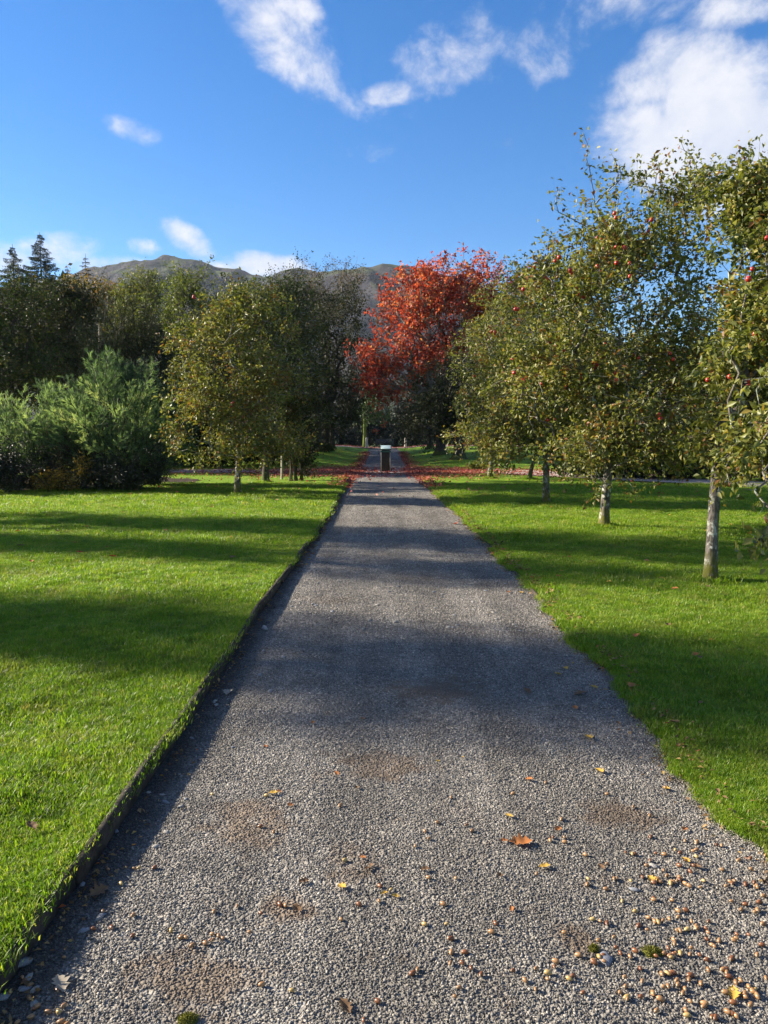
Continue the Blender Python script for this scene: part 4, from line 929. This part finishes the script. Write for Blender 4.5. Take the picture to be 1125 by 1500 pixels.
# ------------------------------------------------------------------ acorns
def acorn_mesh(ms):
    k = 9; prof = [(0, -1.0), (.42, -.96), (.80, -.62), (.98, -.15), (1.0, .25), (.86, .62), (.52, .90), (.16, 1.02), (.07, 1.14), (0, 1.16)]; V = []; Q = []; mi = []
    for i, (q, z) in enumerate(prof):
        for s in range(k): V.append((q * .0078 * math.cos(6.2832 * s / k), q * .0078 * math.sin(6.2832 * s / k), z * .0122))
        if i:
            Q += [((i - 1) * k + s, (i - 1) * k + (s + 1) % k, i * k + (s + 1) % k, i * k + s) for s in range(k)]; mi += [1 if i < 2 else 0] * k
    return mesh_np('acorn', np.array(V), np.array(Q), ms, True, None, mi)
def acorn_mat(name, a, b): 
    t = NT(name); n = t.noise(t.obj(), 220, 3); rr = t.n('ShaderNodeObjectInfo').outputs['Random']
    return t.out(t.bsdf(t.mix(t.math('ADD', t.math('MULTIPLY', n, .5), t.math('MULTIPLY', rr, .5)), a, b), .35, .5))
scar = acorn_mat('acorn_scar', (.34, .25, .15), (.45, .34, .22))
AC = [('tan', acorn_mesh([acorn_mat('acorn_tan', (.20, .10, .040), (.36, .20, .085)), scar])), ('dark brown', acorn_mesh([acorn_mat('acorn_brown', (.11, .042, .016), (.22, .085, .03)), scar])),
      ('yellowish', acorn_mesh([acorn_mat('acorn_yellow', (.34, .22, .065), (.44, .31, .12)), scar]))]
MARKS = [((955, 1393), 'beside the yellow moss clump'), ((888, 1405), 'near the flat slate at lower right'), ((958, 1268), 'round the upright pale stone chip'), ((763, 1226), 'near the large curled orange leaf'),
         ((1090, 1260), 'by the right lawn edge above the corner'), ((1080, 1350), 'in the thick scatter at the right side'), ((1075, 1440), 'near the small yellow leaf at right'), ((1010, 1480), 'at the bottom edge of the right scatter'),
         ((880, 1480), 'at the bottom edge right of centre'), ((700, 1470), 'at the bottom edge near the middle'), ((505, 1462), 'near the small brown leaf at bottom middle'), ((275, 1495), 'near the moss clump on bottom left'),
         ((30, 1440), 'in the left bottom corner by the edging'), ((145, 1298), 'by the curled brown leaf at left edging'), ((365, 1208), 'on the brown soil patch left of centre'), ((560, 1300), 'on open gravel left of the centre line'),
         ((680, 1330), 'on open gravel just right of the centre'), ((800, 1330), 'on open gravel left of the thick scatter'), ((878, 1121), 'near the bright yellow leaf up the path'), ((700, 1080), 'in the shade across the middle of path'),
         ((1010, 1320), 'between the upright chip and the right scatter'), ((450, 1060), 'in the shade left of path centre'), ((1000, 1200), 'by the right lawn edge above the scatter')]
def near_what(px, py): return min(MARKS, key=lambda m: (m[0][0] - px) ** 2 + (1.6 * (m[0][1] - py)) ** 2)[1]
def acorns():
    r = np.random.default_rng(9); pts = []
    def add(px, py): pts.append((px, py))
    def cluster(n, x0, x1, y0, y1, cl):
        k = 0
        while k < n:
            x, y = r.uniform(x0, x1), r.uniform(y0, y1)
            for j in range(int(r.integers(1, cl + 1))): add(x + r.normal() * 22, y + r.normal() * 14); k += 1
    cluster(120, 930, 1120, 1245, 1498, 3); cluster(40, 880, 1000, 1300, 1498, 2); cluster(34, 780, 1090, 1215, 1300, 3); cluster(30, 560, 900, 1300, 1495, 3)
    cluster(24, 330, 700, 1180, 1495, 2); cluster(14, 90, 330, 1230, 1495, 3); cluster(22, 5, 95, 1385, 1495, 3); cluster(10, 80, 200, 1240, 1380, 2)
    cluster(34, 640, 1050, 1040, 1200, 2); cluster(12, 300, 640, 1000, 1180, 1)
    lab = {}; cnt = 0; rest = []
    pts.sort(key=lambda p: -p[1])
    placed = []
    for px, py in pts:
        p = ground(px, py)
        if left_edge(p.y) + .03 < p.x < right_edge(p.y) - .005 and len(placed) < 300: placed.append((px, py, p))
    for px, py, p in placed:
        near = sum(1 for q in placed if 0 < (q[2] - p).length < .035); clump = 'single' if near == 0 else 'paired' if near == 1 else 'clumped'
        ci = int(r.choice(3, p=[.60, .28, .12])); zone = near_what(px, py)
        rot = (math.pi / 2 + r.uniform(-.25, .25), 0, r.uniform(0, 6.28)); s = r.uniform(.58, .98); z = float(path_z(p.x, p.y)) + .0085
        size = 'large' if s > .78 else 'small'
        o = link('acorn', AC[ci][1], None, (p.x, p.y, z), label='%s %s %s acorn %s' % (clump, size, AC[ci][0], zone), category='acorn', group='acorns fallen on the gravel path')
        o.rotation_euler = rot; o.scale = (s, s, s)
acorns()

# ------------------------------------------------------------------ single stones, leaves and moss on the ground
def dry(name, a, b):
    t = NT(name); n = t.noise(t.obj(), 40, 4)
    return t.out(t.n('ShaderNodeMixShader', i0=.2, i1=t.bsdf(t.mix(n, a, b), .7, .25), i2=t.n('ShaderNodeBsdfTranslucent', Color=(*b, 1)).outputs[0]).outputs[0])
LM = {'orange': dry('leaf_orange', (.30, .10, .03), (.46, .19, .06)), 'red': dry('leaf_red', (.26, .035, .02), (.42, .08, .03)), 'yellow': dry('leaf_yellow', (.42, .24, .04), (.55, .36, .07)), 'brown': dry('leaf_brown', (.11, .06, .03), (.22, .13, .065)), 'pale': dry('leaf_pale', (.24, .20, .15), (.36, .31, .24))}
def lobed_leaf(mat, seed, lobes=4, L=1.0):
    r = np.random.default_rng(seed); n = 9; V = []; Q = []
    for i in range(n):
        t = i / (n - 1); w = .30 * math.sin(math.pi * min(1, t * .93 + .05)) * (1 + .35 * math.cos(t * lobes * 6.28)) + .008; curl = .22 * (t - .4) ** 2 + r.normal() * .015
        for s in (-1, -.5, 0, .5, 1): V.append((t - .5, s * w, curl + .16 * w * (abs(s) ** 1.5) * 3 * r.uniform(.7, 1.2)))
        if i: Q += [((i - 1) * 5 + k, (i - 1) * 5 + k + 1, i * 5 + k + 1, i * 5 + k) for k in range(4)]
    return mesh_np('leaf', np.array(V) * L, np.array(Q), [mat], True)
LFM = {c: [lobed_leaf(m, k + 7 * j) for k in range(3)] for j, (c, m) in enumerate(LM.items())}
rl = np.random.default_rng(77)
def fallen(px, py, colour, size, label, group=None, lawnleaf=None):
    p = ground(px, py, .03); on = not (left_edge(p.y) - .0 < p.x < right_edge(p.y))
    z = float(lawn_z(p.x, p.y)) + .034 if on else float(path_z(p.x, p.y)) + .009
    o = link('fallen_leaf', LFM[colour][int(rl.integers(3))], None, (p.x, p.y, z), label=label, category='leaf', group=group)
    o.scale = (size,) * 3; o.rotation_euler = (rl.uniform(-.2, .2), rl.uniform(-.2, .2), rl.uniform(0, 6.28)); return o
o = fallen(763, 1226, 'orange', .092, 'large curled orange brown leaf alone on the gravel'); o.rotation_euler = (0.1, .05, .05)
fallen(878, 1121, 'yellow', .062, 'bright yellow leaf on the gravel near the right lawn edge')
fallen(333, 1008, 'pale', .085, 'pale lobed leaf in the shade beside the left edging')
fallen(88, 1432, 'pale', .07, 'pale papery leaf near the left bottom corner')
fallen(145, 1298, 'brown', .075, 'curled brown leaf beside the left edging board')
fallen(505, 1462, 'brown', .055, 'small brown leaf at the bottom middle of the path')
fallen(1075, 1440, 'yellow', .05, 'small yellow leaf among the thick acorn scatter')
fallen(47, 1235, 'brown', .06, 'brown leaf lying on the left lawn near the edging')
fallen(850, 1010, 'brown', .08, 'brown leaf tuft at the right lawn edge in shade')
fallen(667, 765, 'red', .15, 'red leaf on the sunny gravel strip at the right')
for k in range(34):
    c = ['brown', 'orange', 'yellow'][k % 3]; x, y = rl.uniform(350, 1050), rl.uniform(1000, 1330)
    fallen(x, y, c, rl.uniform(.024, .046), 'small %s leaf scrap %s' % (c, near_what(x, y)), 'small leaf scraps on the gravel')
for k in range(40):
    c = ['orange', 'red', 'brown'][k % 3]; x, y = rl.uniform(20, 440), 735 + 110 * rl.uniform() ** 1.5
    where = ('by the path' if x > 330 else 'midway' if x > 170 else 'far from the path') + (' near the trees' if y < 762 else ' away from trees')
    fallen(x, y, c, rl.uniform(.07, .12), '%s leaf on left lawn %s' % (c, where), 'leaves on the left lawn')
for k in range(44):
    c = ['orange', 'brown', 'yellow'][k % 3]; x, y = rl.uniform(720, 1120), 745 + 330 * rl.uniform() ** 1.3
    where = ('left of the second trunk' if x < 870 else 'between the nearest trunks' if x < 1030 else 'right of nearest trunk') + (' in front' if y > 860 else ' farther back')
    fallen(x, y, c, rl.uniform(.05, .08), '%s leaf on right lawn %s' % (c, where), 'leaves on the right lawn')
# bigger stones
STM = [[mesh_np('stone', *ico(200 + k, .42, .14, 2), [M[m]], False) for k in range(3)] for m in ('slate', 'pale_stone')]
def stone(px, py, s, which, label, group=None):
    p = ground(px, py); o = link('stone', STM[which][int(rl.integers(3))], None, (p.x, p.y, float(path_z(p.x, p.y)) + s * .22), label=label, category='stone', group=group)
    o.scale = (s, s * rl.uniform(.7, 1), s * rl.uniform(.7, 1)); o.rotation_euler = (rl.uniform(-.15, .15), rl.uniform(-.15, .15), rl.uniform(0, 6.28))
stone(888, 1405, .025, 0, 'flat grey slate beside the moss clump on the path'); stone(958, 1268, .020, 1, 'upright pale stone chip casting a dark shadow on the path')
stone(34, 1412, .030, 0, 'grey slate by the left edging, bottom left corner'); stone(1037, 1172, .022, 0, 'dark stone at the right edge of the path by the grass')
stone(930, 1302, .020, 0, 'rounded grey stone in the acorn scatter, below the upright chip'); stone(325, 910 + 45, .05, 1, 'pale flat stone beside the left edging in shade')
stone(388, 921, .045, 1, 'largest pale stone at left path side in sun'); stone(1105, 1215, .03, 1, 'pale stone chip at the right path edge by the grass')
for k in range(46):
    w = int(rl.integers(2)); x, y, q = rl.uniform(400, 820), rl.uniform(845, 935), rl.uniform(.010, .026)
    where = ('left third' if x < 540 else 'middle' if x < 680 else 'right third') + (', far side' if y < 875 else ', near side' if y > 905 else ', centre line')
    stone(x, y, q, w, '%s %s stone in the sunlit gravel band, %s' % ('bigger' if q > .018 else 'small', ['grey', 'pale'][w], where), 'stones in the sunlit gravel band')
for k in range(28):
    w = int(rl.integers(2)); t = rl.uniform(); y = 930 + 560 * t; x = np.interp(y, [930, 1079, 1211, 1378, 1490], [362, 268, 168, 46, -30]) + rl.uniform(6, 90); q = rl.uniform(.010, .022)
    where = 'near the left bottom corner' if y > 1380 else 'by the curled brown leaf' if y > 1230 else 'by the pale lobed leaf' if y < 1060 else 'between the lobed and curled leaves'
    if x > 3: stone(x, y, q, w, '%s %s stone along the left edging, %s' % ('bigger' if q > .016 else 'small', ['grey', 'pale'][w], where), 'stones along the left edging')
# moss clumps
def moss(px, py, s, label):
    r = np.random.default_rng(int(px)); p = ground(px, py); n = 260; a = r.uniform(0, 6.28, n); q = np.sqrt(r.uniform(0, 1, n))
    P = np.stack([q * np.cos(a) * s, q * np.sin(a) * s * .75, .012 * (1 - q * q) + .002], 1); d = r.normal(size=(n, 3)) * .7 + [0, 0, 1.0]
    V, T, ti = leaves(P, d, r.normal(size=(n, 3)), r.uniform(.006, .012, n), r.uniform(.002, .004, n), r.uniform(.2, .9, n))
    Vd, Qd = lathe_tube([(0, 0, 0), (0, 0, .008), (0, 0, .014)], [s * .95, s * .75, s * .01], 14, 3, .1); Vd[:, 1] *= .75
    nV = len(Vd); me = mesh_np('moss_clump', np.concatenate([Vd, V]), [Qd, T + nV], [M['moss']], False, {'tint': np.concatenate([np.full(len(Qd), .4), ti])})
    link('moss_clump', me, None, (p.x, p.y, float(path_z(p.x, p.y))), label=label, category='moss')
M['moss'] = leaf_mat('moss', [(0, (.05, .055, .012)), (.5, (.13, .13, .025)), (1, (.22, .21, .04))], .2, .8, .1)
moss(955, 1393, .034, 'yellow green moss clump on the gravel at lower right'); moss(870, 1392, .016, 'small moss tuft beside the flat slate'); moss(275, 1495, .028, 'moss clump at the bottom edge left of middle')
# carpet of red leaves round the crossing
M['carpet_leaf'] = leaf_mat('carpet_leaf', [(0, (.13, .024, .02)), (.35, (.32, .058, .045)), (.7, (.48, .14, .10)), (1, (.55, .27, .19))], .2, .6, .25)
def carpet():
    r = np.random.default_rng(33); n = 15000; x = r.normal(size=n) * np.where(r.uniform(size=n) < .68, 3.0, 7.5); y = 35.5 + r.normal(size=n) * 2.5 + .6 * np.sin(x * 1.7)
    n2 = 4200; s = np.where(r.uniform(size=n2) < .5, -1, 1); y2 = r.uniform(24, 62, n2); x2 = np.where(s < 0, left_edge(y2), np.interp(y2, RD, RX)) + s * (np.abs(r.normal(size=n2)) * .35 - .22)
    n3 = 3200; x3 = r.normal(-2, 9, n3); y3 = 77 + r.normal(size=n3) * 2.2; n4 = 1800; x4 = r.normal(0, 7, n4); y4 = r.uniform(20, 62, n4)
    x = np.concatenate([x, x2, x3, x4]); y = np.concatenate([y, y2, y3, y4]); keep = ~((np.abs(x) < .9) & (r.uniform(size=len(x)) < .75) & (y < 70)); x, y = x[keep], y[keep]; n = len(x)
    z = np.where((x < left_edge(y)) | (x > right_edge(y)), lawn_z(x, y), path_z(x, y)) + .036 + r.uniform(0, .02, n); z += np.where(y > 72, .05, 0)
    d = r.normal(size=(n, 3)) * [1, 1, .35] + [0, 0, .12]; L = r.uniform(.06, .125, n)
    V, T, ti = leaves(np.stack([x, y, z], 1), d, r.normal(size=(n, 3)) * .5 + [0, 0, 1], L, L * .6, np.clip(r.normal(.5, .25, n), 0, 1))
    link('fallen_leaves', mesh_np('fallen_leaves', V, T, [M['carpet_leaf']], False, {'tint': ti}), kind='stuff')
carpet()
def litter():
    r = np.random.default_rng(44); n = 7000; y = 1.9 + 24 * r.uniform(0, 1, n) ** 1.5; side = np.where(r.uniform(size=n) < .78, 1, -1)
    cl = .55 + .45 * np.sin(y * 3.1) * np.sin(y * 7.7 + 1)
    kp = r.uniform(size=n) < cl; y, side = y[kp], side[kp]; n = len(y)
    x = np.where(side > 0, right_edge(y) + r.normal(size=n) * .065 - .02, left_edge(y) + .03 + np.abs(r.normal(size=n)) * .05)
    z = np.maximum(path_z(x, y) + .008, np.where(x > right_edge(y), lawn_z(x, y) + .026, -1)) + r.uniform(0, .014, n); d = r.normal(size=(n, 3)) * [1, 1, .3]; L = r.uniform(.012, .04, n) * np.clip(y / 6, .8, 1.7)
    V, T, ti = leaves(np.stack([x, y, z], 1), d, r.normal(size=(n, 3)) * .5 + [0, 0, 1], L, L * r.uniform(.2, .7, n), np.clip(r.normal(.5, .3, n), 0, 1))
    link('leaf_litter', mesh_np('leaf_litter', V, T, [M['litter']], False, {'tint': ti}), kind='stuff')
M['litter'] = leaf_mat('litter', [(0, (.06, .035, .02)), (.4, (.17, .10, .045)), (.7, (.30, .20, .09)), (.9, (.40, .27, .08)), (1, (.36, .10, .04))], .2, .7, .2)
litter()
# things whose look and surroundings agree are told apart by their order from the left
def tell_apart():
    by = {}
    for o in C.objects:
        if o.get('category') in ('acorn', 'leaf', 'stone'): by.setdefault(o['label'], []).append(o)
    names = ['leftmost', 'second from left', 'third from left', 'fourth from left', 'fifth from left', 'sixth from left', 'seventh from left', 'eighth from left', 'ninth from left']
    for lab, os_ in by.items():
        if 1 < len(os_) <= len(names):
            os_.sort(key=lambda o: o.location.x / (o.location.y * math.cos(PITCH) + .15))
            for k, o in enumerate(os_): o['label'] = lab + ', ' + ('rightmost' if k == len(os_) - 1 else names[k])
tell_apart()
# thin autumn air between here and the hills
def haze():
    t = NT('haze'); v = t.n('ShaderNodeVolumePrincipled', Density=.00007, Anisotropy=.2); v.inputs['Color'].default_value = (.78, .88, 1.0, 1)
    o = t.t.nodes.new('ShaderNodeOutputMaterial'); t.t.links.new(v.outputs[0], o.inputs['Volume'])
    V, Q = box(-2600, 2600, -2600, 2600, -1.2, 390); link('haze', mesh_np('haze', V, Q, [t.m]), kind='stuff')
haze()
